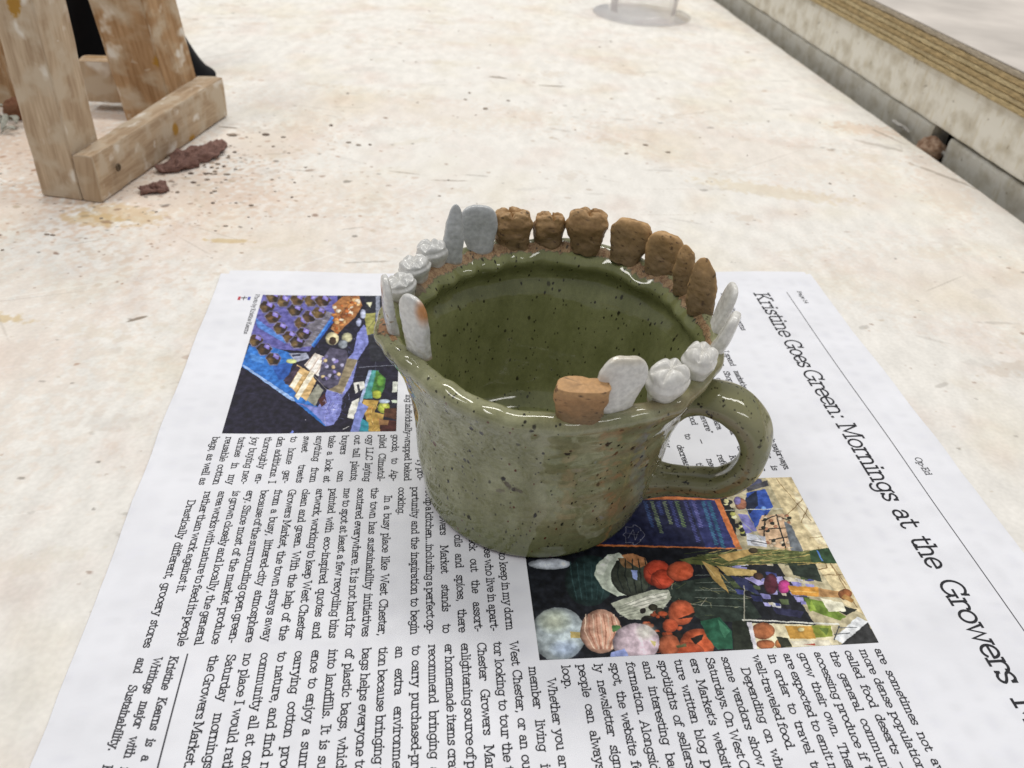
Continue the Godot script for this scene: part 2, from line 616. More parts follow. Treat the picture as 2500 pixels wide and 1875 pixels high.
func tint_round(im: Image, c: Vector2, a: Vector2, b: Vector2, color: Color) -> void:
	# a soft patch of another colour on a printed thing
	var det := a.x * b.y - a.y * b.x
	var reach := Vector2(absf(a.x) + absf(b.x), absf(a.y) + absf(b.y))
	for y in range(maxi(0, int(c.y - reach.y)), mini(im.get_height(), int(c.y + reach.y) + 1)):
		for x in range(maxi(0, int(c.x - reach.x)), mini(im.get_width(), int(c.x + reach.x) + 1)):
			var d := Vector2(x, y) - c
			var r := pow((d.x * b.y - d.y * b.x) / det, 2.0) + pow((a.x * d.y - a.y * d.x) / det, 2.0)
			if r < 1.0:
				im.set_pixel(x, y, im.get_pixel(x, y).lerp(color, (1.0 - r) * 0.75))


func dab(im: Image, c: Vector2, a: Vector2, b: Vector2, color: Color) -> void:
	# a rounded thing in the printed picture, lit from the upper side as in that picture
	var det := a.x * b.y - a.y * b.x
	var reach := Vector2(absf(a.x) + absf(b.x), absf(a.y) + absf(b.y))
	for y in range(maxi(0, int(c.y - reach.y)), mini(im.get_height(), int(c.y + reach.y) + 1)):
		for x in range(maxi(0, int(c.x - reach.x)), mini(im.get_width(), int(c.x + reach.x) + 1)):
			var d := Vector2(x, y) - c
			var s := (d.x * b.y - d.y * b.x) / det
			var t := (a.x * d.y - a.y * d.x) / det
			var r := s * s + t * t
			if r <= 1.0:
				var k := 1.08 - 0.42 * r * r + 0.16 * s
				im.set_pixel(x, y, Color(color.r * k, color.g * k, color.b * k))


func print_picture(called: String, lines: Array, u0: float, u1: float, v0: float, v1: float, w: int, h: int, parent: Node, label: String) -> void:
	var at := func(a: float, b: float) -> Vector3:
		return page(lerpf(u0, u1, b), lerpf(v1, v0, a), 0.06)
	var m := StandardMaterial3D.new()
	m.albedo_texture = raster(lines, w, h, 7)
	m.roughness = 0.55
	m.metallic_specular = 0.35
	var o := obj(called, grid(30, 30, at), m, parent)
	o.set_meta("label", label)


func show_through() -> Texture2D:
	# newsprint with the ghost of the print on its other side
	var w := 1024
	var cloud := noise_bytes(w, w, 0.012, 4, 21)
	var bytes := PackedByteArray()
	bytes.resize(w * w * 3)
	bytes.fill(255)
	var r := RandomNumberGenerator.new()
	r.seed = 15
	for row in 78:
		var x := 30.0
		while x < 1000.0:
			var word := r.randf_range(8, 34)
			if fmod(x, 250.0) < 232.0 and row % 26 != 13:
				spot(bytes, w, Vector2(row * 13.0 + 8.0, x + word / 2), Vector2(3.4, word / 2), 0.0, Vector3(214, 214, 218), r.randf_range(0.04, 0.16), 0.3)
			x += word + 7.0
	var im := Image.create_from_data(w, w, false, Image.FORMAT_RGB8, bytes)
	im.resize(230, 230, Image.INTERPOLATE_LANCZOS)
	im.resize(w, w, Image.INTERPOLATE_CUBIC)
	bytes = im.get_data()
	for i in w * w:
		var k := (cloud[i] - 128) * 0.05 - 4.0
		for c in 3:
			bytes[i * 3 + c] = clampi(int(bytes[i * 3 + c] + k), 0, 255)
	return ImageTexture.create_from_image(Image.create_from_data(w, w, false, Image.FORMAT_RGB8, bytes))


func ruled(u0: float, u1: float, v: float) -> PackedVector2Array:
	# many short pieces, so that a printed rule follows the ripples of the sheet
	var line := PackedVector2Array()
	var n := int((u1 - u0) / 2.0)
	for k in n + 1:
		line.append(Vector2(lerpf(u0, u1, float(k) / n), v))
	return line


func build_newspaper() -> void:
	var t := thing("newspaper", "white student newspaper page with two colour photos lying under the mug", "newspaper")
	var paper := StandardMaterial3D.new()
	paper.roughness = 0.75
	paper.metallic_specular = 0.3
	paper.albedo_color = Color(0.845, 0.855, 0.905).linear_to_srgb()
	paper.albedo_texture = show_through()
	obj("sheet", sheet_mesh(0.0, 330.0, 0.0, 326.0, 0.0, 0.16), paper, t)
	obj("sheet", sheet_mesh(-3.2, 330.0, 3.0, 322.5, -0.22, 0.16, 0.003), paper, t)
	obj("sheet", sheet_mesh(0.8, 330.0, -0.4, 325.4, -0.44, 0.16, -0.002), paper, t)

	print_picture("printed_photo", MARKET_JARS, 20.8, 129.0, 231.4, 301.4, 700, 1080, t, "printed colour photo of dark jars and lavender on a blue market table")
	print_picture("printed_photo", MARKET_PUMPKINS, 162.5, 240.2, 73.1, 184.6, 1100, 780, t, "printed colour photo of pumpkins below a chalkboard at a market")

	var black := paint_of(Color(0.026, 0.026, 0.031), 0.6, 0.3)
	var grey := paint_of(Color(0.07, 0.07, 0.08), 0.6, 0.3)
	var head := PackedVector3Array()
	var words := [["Kristine", 20.6, 62.6], ["Goes", 65.2, 88.4], ["Green:", 90.4, 127.6], ["Mornings", 130.8, 178.0], ["at", 182.4, 191.8], ["the", 196.6, 211.6], ["Growers", 216.8, 257.4], ["Market", 262.4, 297.0]]
	for w in words:
		write(head, w[0], w[1], 40.5, 0.555, 0.92, w[2], true)
	ink("headline", head, black, t)
	var rules := PackedVector3Array()
	stroke(rules, ruled(19.7, 329.0, 21.45), 0.34, 0.12)
	ink("printed_rule", rules, grey, t)
	rules = PackedVector3Array()
	stroke(rules, ruled(231.8, 299.0, 292.4), 0.44, 0.12)
	ink("printed_rule", rules, grey, t)
	var top := PackedVector3Array()
	write(top, "Page 14", 18.6, 15.2, 0.15, 0.28, 30.9, true)
	ink("page_number", top, black, t)
	top = PackedVector3Array()
	write(top, "Op-Ed", 153.7, 16.4, 0.19, 0.32, 164.0, true)
	ink("page_header", top, black, t)
	var by := PackedVector3Array()
	write(by, "By Kristine Kearns", 20.6, 59.0, 0.19, 0.44, 56.5, true)
	ink("byline", by, grey, t)
	var cap := PackedVector3Array()
	write(cap, "Photo by Kristine Kearns", 20.6, 304.9, 0.135, 0.26, 56.6, true)
	ink("photo_caption", cap, grey, t)
	var mark := PackedVector3Array()
	stroke(mark, PackedVector2Array([Vector2(23.6, 307.6), Vector2(25.6, 307.6)]), 1.3, 0.1)
	ink("printed_mark", mark, paint_of(Color(0.08, 0.1, 0.45), 0.6, 0.3), t)
	mark = PackedVector3Array()
	stroke(mark, PackedVector2Array([Vector2(23.6, 312.4), Vector2(25.8, 312.4)]), 1.3, 0.1)
	ink("printed_mark", mark, paint_of(Color(0.5, 0.08, 0.1), 0.6, 0.3), t)
	mark = PackedVector3Array()
	stroke(mark, PackedVector2Array([Vector2(24.0, 309.0), Vector2(24.2, 311.2)]), 0.8, 0.1)
	stroke(mark, PackedVector2Array([Vector2(22.6, 310.0), Vector2(26.4, 310.2)]), 0.35, 0.1)
	ink("printed_mark", mark, grey, t)

	column(t, black, 0, 74.2, 20.6, 86.6)
	column(t, black, 1, 74.2, 90.8, 158.4)
	column(t, black, 2, 193.9, 162.0, 228.7)
	column(t, black, 3, 75.7, 242.5, 299.6)
	var bio := PackedVector3Array()
	var bl := ["Kristine Kearns is a second year English", "Writings major with minors in Journalism", "and Sustainability. KK9419@ her school"]
	for k in 3:
		write(bio, bl[k], 232.2, 297.3 + 4.75 * k, 0.165, 0.4, 299.4, false, 0.1, 0.14, 1.05)
	ink("author_note", bio, grey, t)


func column(t: Node, material: Material, which: int, v0: float, u0: float, u1: float) -> void:
	var tris := PackedVector3Array()
	var n := 0
	for line: String in COLUMNS[which]:
		var v := v0 + 5.115 * n
		n += 1
		if line == "":
			continue
		var from := u0
		var text := line
		var to := u1
		if which == 1 and n > 30:
			from = 131.2
		if which == 3 and n >= 24:
			from = 232.9
		if text.begins_with(">"):
			text = text.substr(1)
			from += 4.2
		if text.begins_with("<"):
			text = text.substr(1)
			from = maxf(u1 - natural_width(text, 1.2) * 0.178, u0)
		if text.ends_with("|"):
			text = text.substr(0, text.length() - 1)
			to = 0.0
		write(tris, text, from, v, 0.178, 0.37, to, false, 0.1, 0.0, 1.18)
	ink("text_column", tris, material, t)


const COLUMNS := [
	["The Saturday market is where I spend", "most of my mornings, away from the", "bustle of the campus and the long", "lines, where the growers bring their"],
	["market based in the middle of town, in major ways.", "Shopping at farmers markets is", "a choice that is good for you or", "for the earth. For example,", "author Barbara King-", "solver's \"locavore\" refers", "to their food ~ near", "and close to the", "farm, which decreases", "the footprint by a", "",
	"", "", "", "", "", "", "", "", "", "", "", "", "", "", "", "", "", "", "<ry pro-", "<ing individually-wrapped baked", "goods, to Ap-", "plied Climatol-", "ogy LLC laying", "out tall plants,", "buyers can", "take a look at", "anything from", "sweet treats", "to home gar-", "den additions. I", "thoroughly en-", "joy buying nec-", "tarines in my", "reusable cotton", "bags, as well as"],
	["<to keep in my dorm", "<For those who live in apart-", "ments, do check out the assort-", "ed produce, oils and spices, there", "are Growers Market stands to", "set up a kitchen...including a perfect op-", "portunity and the inspiration to begin", "cooking.|", ">In a busy place like West Chester,", "the town has sustainability initiatives", "scattered everywhere. It is not hard for", "me to spot at least a few recycling bins", "painted with eco-inspired quotes and", "artwork, working to keep West Chester", "clean and green. With the help of the", "Growers Market, the town strays away", "from a busy, littered-city atmosphere", "because of the surrounding open green-", "ery. Since most of the market produce", "is grown closely and locally, the general", "area works with nature to feed its people", "rather than work against it.|", ">Drastically different, grocery stores"],
	["are sometimes not available in", "more dense populations and so~", "called food deserts ~ in which", "the general community has no", "accessing produce if they do not", "grow their own. Therefore, they", "are expected to emit more carbon", "in order to travel to buy their", "well-traveled food.|", ">Depending on what is grown,", "some vendors show up only on", "Saturdays. On West Chester Grow-", "ers Market's website, they fea-", "ture written blog posts and the", "spotlights of sellers with stories", "and interesting background in-", "formation. Alongside the vendor", "spot, the website features week-", "ly newsletter sign-ups so that", "people can always keep in the", "loop.|", ">Whether you are a student or", "member living in or around", "West Chester, or an out of town visi-", "tor looking to tour the town, the West", "Chester Growers Market offers an", "enlightening source of produce and oth-", "er homemade items crafted with care. I", "recommend bringing a reusable bag", "to carry purchased-produce, which is", "an extra environmental considera-", "tion because bringing your own cotton", "bags helps everyone to cut the amount", "of plastic bags, which always end up", "into landfills. It is such a fun experi-", "ence to enjoy a sunny morning while", "carrying cotton produce bags, close", "to nature, and find nuts and honey of", "community all at once. There is really", "no place I would rather be on a bright", "Saturday mornings are made for", "the Growers Market.|"],
]


# ---------------------------------------------------------------- the table and the bench beside it

const EDGE_FAR := Vector3(128.0, 0, -1500.0)
const EDGE_NEAR := Vector3(423.0, 0, 306.0)


func build_table() -> void:
	# a canvas-covered top, rounded over at its right edge
	var x0 := -1300.0
	var z0 := -1500.0
	var z1 := 306.0
	var at := func(u: float, v: float) -> Vector3:
		var z := lerpf(z0, z1, v)
		var edge := lerpf(EDGE_FAR.x, EDGE_NEAR.x, v) + 0.9 * soft_noise.get_noise_1d(z * 0.02)
		var flat := edge - 9.0
		var y := TABLE_Y
		var x := 0.0
		if u < 0.8:
			x = lerpf(x0, flat, u / 0.8)
		elif u < 0.93:
			var a := (u - 0.8) / 0.13 * PI / 2
			x = flat + 9.0 * sin(a)
			y -= 9.0 * (1.0 - cos(a))
		else:
			x = edge
			y -= 9.0 + (u - 0.93) / 0.07 * 120.0
		y += 0.28 * fine_noise.get_noise_2d(x * 0.02, z * 0.02) * (1.0 if u < 0.8 else 0.4)
		return Vector3(x, y, z)
	var uvs := func(u: float, v: float) -> Vector2:
		var p: Vector3 = at.call(u, v)
		return Vector2((p.x - p.y * (1.0 if u > 0.8 else 0.0) + 800.0) / 1350.0, (p.z + 1050.0) / 1350.0)
	var m := StandardMaterial3D.new()
	m.albedo_texture = canvas_texture()
	m.roughness = 0.85
	m.metallic_specular = 0.25
	m.heightmap_enabled = true
	m.heightmap_texture = canvas_weave()
	m.heightmap_scale = 0.03
	var o := obj("table", grid(150, 160, at, false, null, uvs), m)
	o.set_meta("kind", "structure")
	tag(o, "white canvas covered studio table with clay stains under the newspaper", "")


func canvas_weave() -> Texture2D:
	var w := 1024
	var a := noise_bytes(w, w, 0.05, 4, 44)
	var b := noise_bytes(w, w, 0.4, 2, 45)
	var bytes := PackedByteArray()
	bytes.resize(w * w * 3)
	for i in w * w:
		var k := clampi(int(a[i] * 0.7 + b[i] * 0.3), 0, 255)
		bytes[i * 3] = k
		bytes[i * 3 + 1] = k
		bytes[i * 3 + 2] = k
	return ImageTexture.create_from_image(Image.create_from_data(w, w, false, Image.FORMAT_RGB8, bytes))


func spot(bytes: PackedByteArray, side: int, at: Vector2, half: Vector2, turn: float, color: Vector3, strength: float, ragged := 0.35) -> void:
	# a soft-edged stain of its own shape, in pixels
	var reach := maxf(half.x, half.y) * 1.4
	var c := cos(turn)
	var s := sin(turn)
	for y in range(maxi(0, int(at.y - reach)), mini(bytes.size() / 3 / side, int(at.y + reach) + 2)):
		for x in range(maxi(0, int(at.x - reach)), mini(side, int(at.x + reach) + 2)):
			var d := Vector2(x, y) - at
			var q := Vector2((d.x * c + d.y * s) / half.x, (-d.x * s + d.y * c) / half.y)
			var r := q.length() + ragged * rough_noise.get_noise_2d(x * 0.09, y * 0.09)
			var k := clampf((1.0 - r) * 3.0, 0.0, 1.0) * strength
			if k > 0.0:
				var i := (y * side + x) * 3
				bytes[i] = int(lerpf(bytes[i], color.x, k))
				bytes[i + 1] = int(lerpf(bytes[i + 1], color.y, k))
				bytes[i + 2] = int(lerpf(bytes[i + 2], color.z, k))


func canvas_texture() -> Texture2D:
	# 1350 mm of canvas: off-white, with cloudy washes of red and buff clay, smears, specks
	var w := 2048
	var big := noise_bytes(w, w, 0.012, 4, 31, Vector2(2, 2))
	var red := noise_bytes(w, w, 0.02, 5, 32, Vector2(2, 2))
	var mid := noise_bytes(w, w, 0.05, 4, 33, Vector2(1, 2))
	var fine := noise_bytes(w, w, 0.25, 3, 34)
	var bytes := PackedByteArray()
	bytes.resize(w * w * 3)
	for i in w * w:
		var b := big[i]
		var r := red[i]
		var k := (mid[i] - 128) * 0.075 + (fine[i] - 128) * 0.06
		var wash := maxf(0.0, (r - 128) * 0.115)
		var buff := maxf(0.0, (b - 120) * 0.13)
		bytes[i * 3] = clampi(int(232.0 + k - wash * 0.45 - buff * 0.3), 0, 255)
		bytes[i * 3 + 1] = clampi(int(229.0 + k - wash * 0.95 - buff * 0.5), 0, 255)
		bytes[i * 3 + 2] = clampi(int(223.0 + k - wash * 1.1 - buff * 1.0), 0, 255)
	var px := w / 1350.0
	var to_px := func(x: float, z: float) -> Vector2: return Vector2((x + 800.0) * px, (z + 1050.0) * px)
	var r2 := RandomNumberGenerator.new()
	r2.seed = 77
	# broad clay washes by the stand, along the right edge and at the lower left
	for s in [[-290, -60, 120, 110, 0.4, 0.2], [-180, -200, 120, 70, 0.2, 0.2], [-350, -330, 70, 60, 0.0, 0.4], [-250, -250, 90, 60, 0.4, 0.34], [-330, -205, 80, 34, 0.1, 0.36], [-200, -330, 60, 40, -0.4, 0.26], [-330, -280, 70, 60, 0, 0.4], [-150, -255, 80, 40, 0, 0.16], [150, -380, 120, 60, 0.3, 0.16], [270, -440, 34, 16, 0.2, 0.5], [290, -330, 20, 70, 0.16, 0.24], [-120, -420, 140, 40, 0.1, 0.15], [-300, 60, 80, 70, 0.3, 0.12], [-205, 98, 26, 16, 0.5, 0.6], [240, -180, 80, 60, 0.2, 0.14], [0, -640, 200, 60, 0, 0.08]]:
		spot(bytes, w, to_px.call(s[0], s[1]), Vector2(s[2], s[3]) * px, s[4], Vector3(214, 184, 160), s[5] * 0.8, 0.9)
	for s in [[-272, -90, 32, 5, 0.06, 0.5], [-330, -120, 18, 6, 0, 0.4], [-262, -196, 20, 9, 0.1, 0.4], [-178, -180, 15, 3, 0, 0.5], [-320, -150, 10, 6, 0, 0.6], [-300, -18, 46, 7, 0.03, 0.6], [-250, -205, 30, 14, 0.2, 0.35], [160, -300, 60, 12, 0.2, 0.2]]:
		spot(bytes, w, to_px.call(s[0], s[1]), Vector2(s[2], s[3]) * px, s[4], Vector3(200, 172, 118), s[5], 0.6)
	# grey pencil-like smears and scratches
	for k in 70:
		var p: Vector2 = to_px.call(r2.randf_range(-420, 260), r2.randf_range(-820, 60))
		spot(bytes, w, p, Vector2(r2.randf_range(4, 16), r2.randf_range(0.7, 1.6)) * px, r2.randf_range(-0.5, 0.5), Vector3(150, 144, 136), r2.randf_range(0.15, 0.45), 0.5)
	for s in [[-40, -520, 11, 2.4, 0.1, 0.7], [10, -505, 14, 1.4, -0.05, 0.8], [-232, -356, 8, 1.2, 0, 0.9], [282, -428, 22, 1.4, 1.1, 0.4], [268, -404, 26, 3.0, 0.5, 0.3], [300, -345, 34, 2.4, 0.9, 0.35], [-92, -292, 14, 0.9, 0.15, 0.5], [-60, -284, 16, 1.0, -0.1, 0.45], [-195, -95, 7, 1.3, -0.7, 0.7]]:
		spot(bytes, w, to_px.call(s[0], s[1]), Vector2(s[2], s[3]) * px, s[4], Vector3(120, 106, 92), s[5], 0.4)
	# fine long scratches and rubbed streaks
	for k in 150:
		var p: Vector2 = to_px.call(r2.randf_range(-440, 280), r2.randf_range(-760, 160))
		var pale := r2.randf() < 0.5
		spot(bytes, w, p, Vector2(r2.randf_range(8, 46), r2.randf_range(0.3, 0.7)) * px, r2.randf_range(-0.9, 0.9), Vector3(246, 244, 238) if pale else Vector3(178, 168, 156), r2.randf_range(0.2, 0.55), 0.25)
	for k in 260:
		var p: Vector2 = to_px.call(r2.randf_range(-440, 280), r2.randf_range(-760, 160))
		spot(bytes, w, p, Vector2(r2.randf_range(4, 22), r2.randf_range(2, 9)) * px, r2.randf_range(-0.6, 0.6), [Vector3(206, 188, 168), Vector3(214, 204, 184), Vector3(200, 196, 190)][k % 3], r2.randf_range(0.08, 0.3), 1.0)
	# specks of dried clay: thick round the stand, thinner elsewhere
	for k in 2600:
		var near := k < 800
		var x := r2.randfn(-245.0, 70.0) if near else r2.randf_range(-470, 330)
		var z := r2.randfn(-262.0, 55.0) if near else r2.randf_range(-900, 220)
		var size := r2.randf_range(0.35, 1.0) if r2.randf() < 0.88 else r2.randf_range(1.0, 2.2)
		var tone: Vector3 = [Vector3(122, 92, 76), Vector3(150, 126, 106), Vector3(110, 104, 98), Vector3(160, 120, 96), Vector3(188, 172, 150)][r2.randi() % 5]
		spot(bytes, w, to_px.call(x, z), Vector2(size * r2.randf_range(1.0, 1.9), size) * px, r2.randf_range(-0.6, 0.6), tone, r2.randf_range(0.2, 0.75) if near else r2.randf_range(0.12, 0.5), 0.5)
	return ImageTexture.create_from_image(Image.create_from_data(w, w, false, Image.FORMAT_RGB8, bytes))


func grimy_plaster() -> Texture2D:
	# grey plaster wash with buff drips, scuffs and chipped dark spots
	var w := 1024
	var big := noise_bytes(w, w, 0.008, 4, 161)
	var run := noise_bytes(w, w, 0.03, 4, 162, Vector2(1, 4))
	var bytes := PackedByteArray()
	bytes.resize(w * w * 3)
	for i in w * w:
		var c := mix3(Vector3(248, 247, 244), Vector3(214, 208, 196), (big[i] / 255.0 - 0.4) * 2.4)
		c = mix3(c, Vector3(206, 192, 158), (run[i] / 255.0 - 0.62) * 1.5)
		bytes[i * 3] = clampi(int(c.x), 0, 255)
		bytes[i * 3 + 1] = clampi(int(c.y), 0, 255)
		bytes[i * 3 + 2] = clampi(int(c.z), 0, 255)
	var r := RandomNumberGenerator.new()
	r.seed = 91
	for k in 120:
		spot(bytes, w, Vector2(r.randf() * w, r.randf() * w), Vector2(r.randf_range(2, 14), r.randf_range(1.5, 5)), r.randf() * 3.0, Vector3(120, 108, 92), r.randf_range(0.15, 0.6), 0.8)
	return ImageTexture.create_from_image(Image.create_from_data(w, w, false, Image.FORMAT_RGB8, bytes))


func beside(s: float, off: float, y: float) -> Vector3:
	# s along the table's right edge from its far end, off to the right of it
	var d := (EDGE_NEAR - EDGE_FAR).normalized()
	return EDGE_FAR + d * s + Vector3(-d.z, 0, d.x) * -off + Vector3(0, y, 0)


func long_box(off0: float, off1: float, y0: float, y1: float, wear := 0.3, seed_value := 3.0, s0 := 0.0, s1 := 1800.0) -> ArrayMesh:
	var q := [beside(s0, off0, y0), beside(s0, off1, y0), beside(s0, off1, y1), beside(s0, off0, y1)]
	var e := [beside(s1, off0, y0), beside(s1, off1, y0), beside(s1, off1, y1), beside(s1, off0, y1)]
	return block(q, e, 0.6, wear, seed_value, 150)


func build_bench() -> void:
	var t := thing("workbench", "taller workbench beside the table with a grey side and bare plywood edge", "workbench")
	var side := paint_of(Color(0.86, 0.84, 0.77), 0.8, 0.3)
	side.albedo_texture = grimy_plaster()
	side.uv1_triplanar = true
	side.uv1_scale = Vector3(5, 5, 5)
	obj("side_panel", long_box(8.0, 26.0, 13.6, 51.0, 0.7), side, t)
	var low := paint_of(Color(0.54, 0.535, 0.5), 0.7, 0.3)
	low.albedo_texture = side.albedo_texture
	low.uv1_triplanar = true
	low.uv1_scale = Vector3(6, 6, 6)
	obj("lower_rail", long_box(8.6, 24.0, -140.0, 13.0, 0.8, 9.0, 0.0, 1098.0), low, t)
	obj("lower_rail", long_box(8.9, 24.0, -140.0, 11.2, 0.9, 19.0, 1121.0, 1800.0), low, t)
	obj("added_dark_backing", long_box(40.0, 46.0, -140.0, 50.0, 0.5, 29.0), paint_of(Color(0.03, 0.025, 0.02), 0.9, 0.2), t)  # dark board added so the gap in the rail looks deep in shade
	var tones := [Color(0.72, 0.56, 0.30), Color(0.76, 0.61, 0.35), Color(0.63, 0.47, 0.24), Color(0.78, 0.63, 0.36), Color(0.64, 0.48, 0.25), Color(0.64, 0.55, 0.42)]
	var y := 51.6
	var grain := grey_noise(512, 0.02, 4, 150, 255, 63)
	for k in 6:
		var m := paint_of(tones[k], 0.75, 0.3)
		m.albedo_texture = grain
		m.uv1_triplanar = true
		m.uv1_scale = Vector3(60, 60, 9)
		obj("plywood_layer", long_box(2.6 + 0.5 * (k % 2), 700.0, y, y + 3.95, 1.1, 20.0 + k), m, t)
		y += 4.0
	var top := paint_of(Color(0.70, 0.65, 0.60), 0.85, 0.25)
	top.albedo_texture = grey_noise(512, 0.006, 4, 215, 255, 65)
	top.uv1_triplanar = true
	top.uv1_scale = Vector3(3.2, 3.2, 3.2)
	obj("canvas_top", long_box(4.2, 700.0, y, y + 1.2, 0.3, 40.0), top, t)


# ---------------------------------------------------------------- the mug

const WALL := [Vector2(0, 1.2), Vector2(30, 1.0), Vector2(38.5, 0.2), Vector2(41.2, 0.7), Vector2(42.4, 2.6), Vector2(43.0, 6), Vector2(44.4, 13.2), Vector2(46.0, 22), Vector2(47.2, 31), Vector2(48.6, 39.6), Vector2(50.6, 48), Vector2(53.0, 55), Vector2(55.8, 60.5), Vector2(58.6, 64.6), Vector2(60.2, 67.4), Vector2(60.0, 69.6), Vector2(57.8, 70.8), Vector2(55.2, 70.6), Vector2(53.2, 69.0), Vector2(52.2, 66.0), Vector2(51.2, 60), Vector2(48.8, 50), Vector2(46.0, 36), Vector2(43.6, 20), Vector2(41.0, 11), Vector2(36, 6.6), Vector2(26, 5.2), Vector2(12, 5.0), Vector2(0, 5.0)]
const ROWS := 190

var wall_points := PackedVector2Array()
var lip_row := 0.52
var whole_wall := 230.0


func wall_curve() -> void:
	# the wall's outline, evenly stepped along its length
	var c := Curve2D.new()
	for k in WALL.size():
		var a: Vector2 = WALL[maxi(k - 1, 0)]
		var b: Vector2 = WALL[mini(k + 1, WALL.size() - 1)]
		var here: Vector2 = WALL[k]
		var d := (b - a).normalized()
		c.add_point(here, -d * here.distance_to(a) * 0.33, d * here.distance_to(b) * 0.33)
	c.bake_interval = 0.4
	var whole := c.get_baked_length()
	whole_wall = whole
	for k in ROWS + 1:
		wall_points.append(c.sample_baked(whole * k / ROWS))
	var high := 0
	for k in ROWS + 1:
		if wall_points[k].y > wall_points[high].y:
			high = k
	lip_row = float(high) / ROWS


func mug_point(angle: float, row: float) -> Vector3:
	var k := clampi(int(row * ROWS), 0, ROWS - 1)
	var q := wall_points[k].lerp(wall_points[k + 1], row * ROWS - k)
	var ring := Vector3(cos(angle), 0, sin(angle))
	var high := clampf(q.y / 70.0, 0.0, 1.0)
	var within := smoothstep(lip_row - 0.008, lip_row + 0.03, row)
	var inside := row > lip_row
	var r := q.x
	# the potter's hand: a slightly oval, dented wall, a wavy lip
	var dent := soft_noise.get_noise_3d(ring.x * 0.8, q.y * 0.012, ring.z * 0.8) * 1.3 + soft_noise.get_noise_3d(ring.x * 2.6, q.y * 0.05, ring.z * 2.6 + 9.0) * 0.45
	r += dent * smoothstep(0.0, 14.0, q.y) * (q.x / 45.0)
	var lip := smoothstep(52.0, 69.0, q.y)
	r += lip * (1.2 * soft_noise.get_noise_2d(ring.x * 1.5 + 4.0, ring.z * 1.5) + 0.5 * soft_noise.get_noise_2d(ring.x * 6.0, ring.z * 6.0))
	var back := smoothstep(0.25, -0.35, sin(angle))
	var front := smoothstep(0.5, 0.95, cos(angle - 1.85))
	r -= lip * 2.2 * front
	r -= lip * 1.2 * back * (1.0 - within)
	# pushed-out lip at the left
	var left := exp(-pow((wrapf(angle - 3.02, -PI, PI)) / 0.3, 2.0))
	r += left * lip * 0.8
	r -= lip * 2.0 * smoothstep(0.6, 1.0, cos(angle - 0.1)) * (1.0 - within)
	var y := q.y
	y += lip * (0.9 * soft_noise.get_noise_2d(ring.x * 1.2, ring.z * 1.2 + 3.0) + 0.55 * soft_noise.get_noise_2d(ring.x * 5.0, ring.z * 5.0 + 7.0))
	y -= lip * 1.6 * left
	# the thick clay collar inside the back rim hangs over the wall
	var collar := back * exp(-pow((q.y - 65.2) / 3.9, 2.0))
	if inside:
		r -= within * collar * (4.0 + 1.8 * soft_noise.get_noise_2d(ring.x * 4.0, ring.z * 4.0 + 2.0))
		r += within * back * exp(-pow((q.y - 57.0) / 3.4, 2.0)) * 1.8
	# throwing marks and scraped facets
	if not inside and q.y > 3.0:
		r += 0.05 * sin(q.y * 1.35 + angle * 1.5 + 2.0 * soft_noise.get_noise_2d(angle * 2.0, q.y * 0.03)) * smoothstep(3.0, 12.0, q.y) * (1.0 - lip)
		var rub := fine_noise.get_noise_2d(angle * 5.0 + q.y * 0.12, (q.y - angle * 22.0) * 0.16)
		r += 0.28 * rub * smoothstep(0.1, 0.9, cos(angle - 0.95)) * smoothstep(8.0, 20.0, q.y) * (1.0 - lip)
	var c := Vector3(RIM.x * high, y, RIM.z * high)
	return c + ring * r


func band(angle: float) -> float:
	# where the rim's bare clay shows, by angle
	var a := rad_to_deg(angle)
	return smoothstep(-172.0, -158.0, wrapf(a + 360.0, -180.0, 180.0)) * (1.0 - smoothstep(12.0, 28.0, a)) if a > -180.0 else 0.0


func build_mug() -> void:
	wall_curve()
	var t := thing("mug", "olive green speckled handmade mug ringed with white and brown clay teeth", "mug")
	var at := func(u: float, v: float) -> Vector3:
		return mug_point(u * TAU - PI, v) + Vector3(0, 0.15, 0)
	var glaze := glaze_material()
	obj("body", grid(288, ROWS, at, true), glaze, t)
	handle(t, glaze)
	teeth(t)


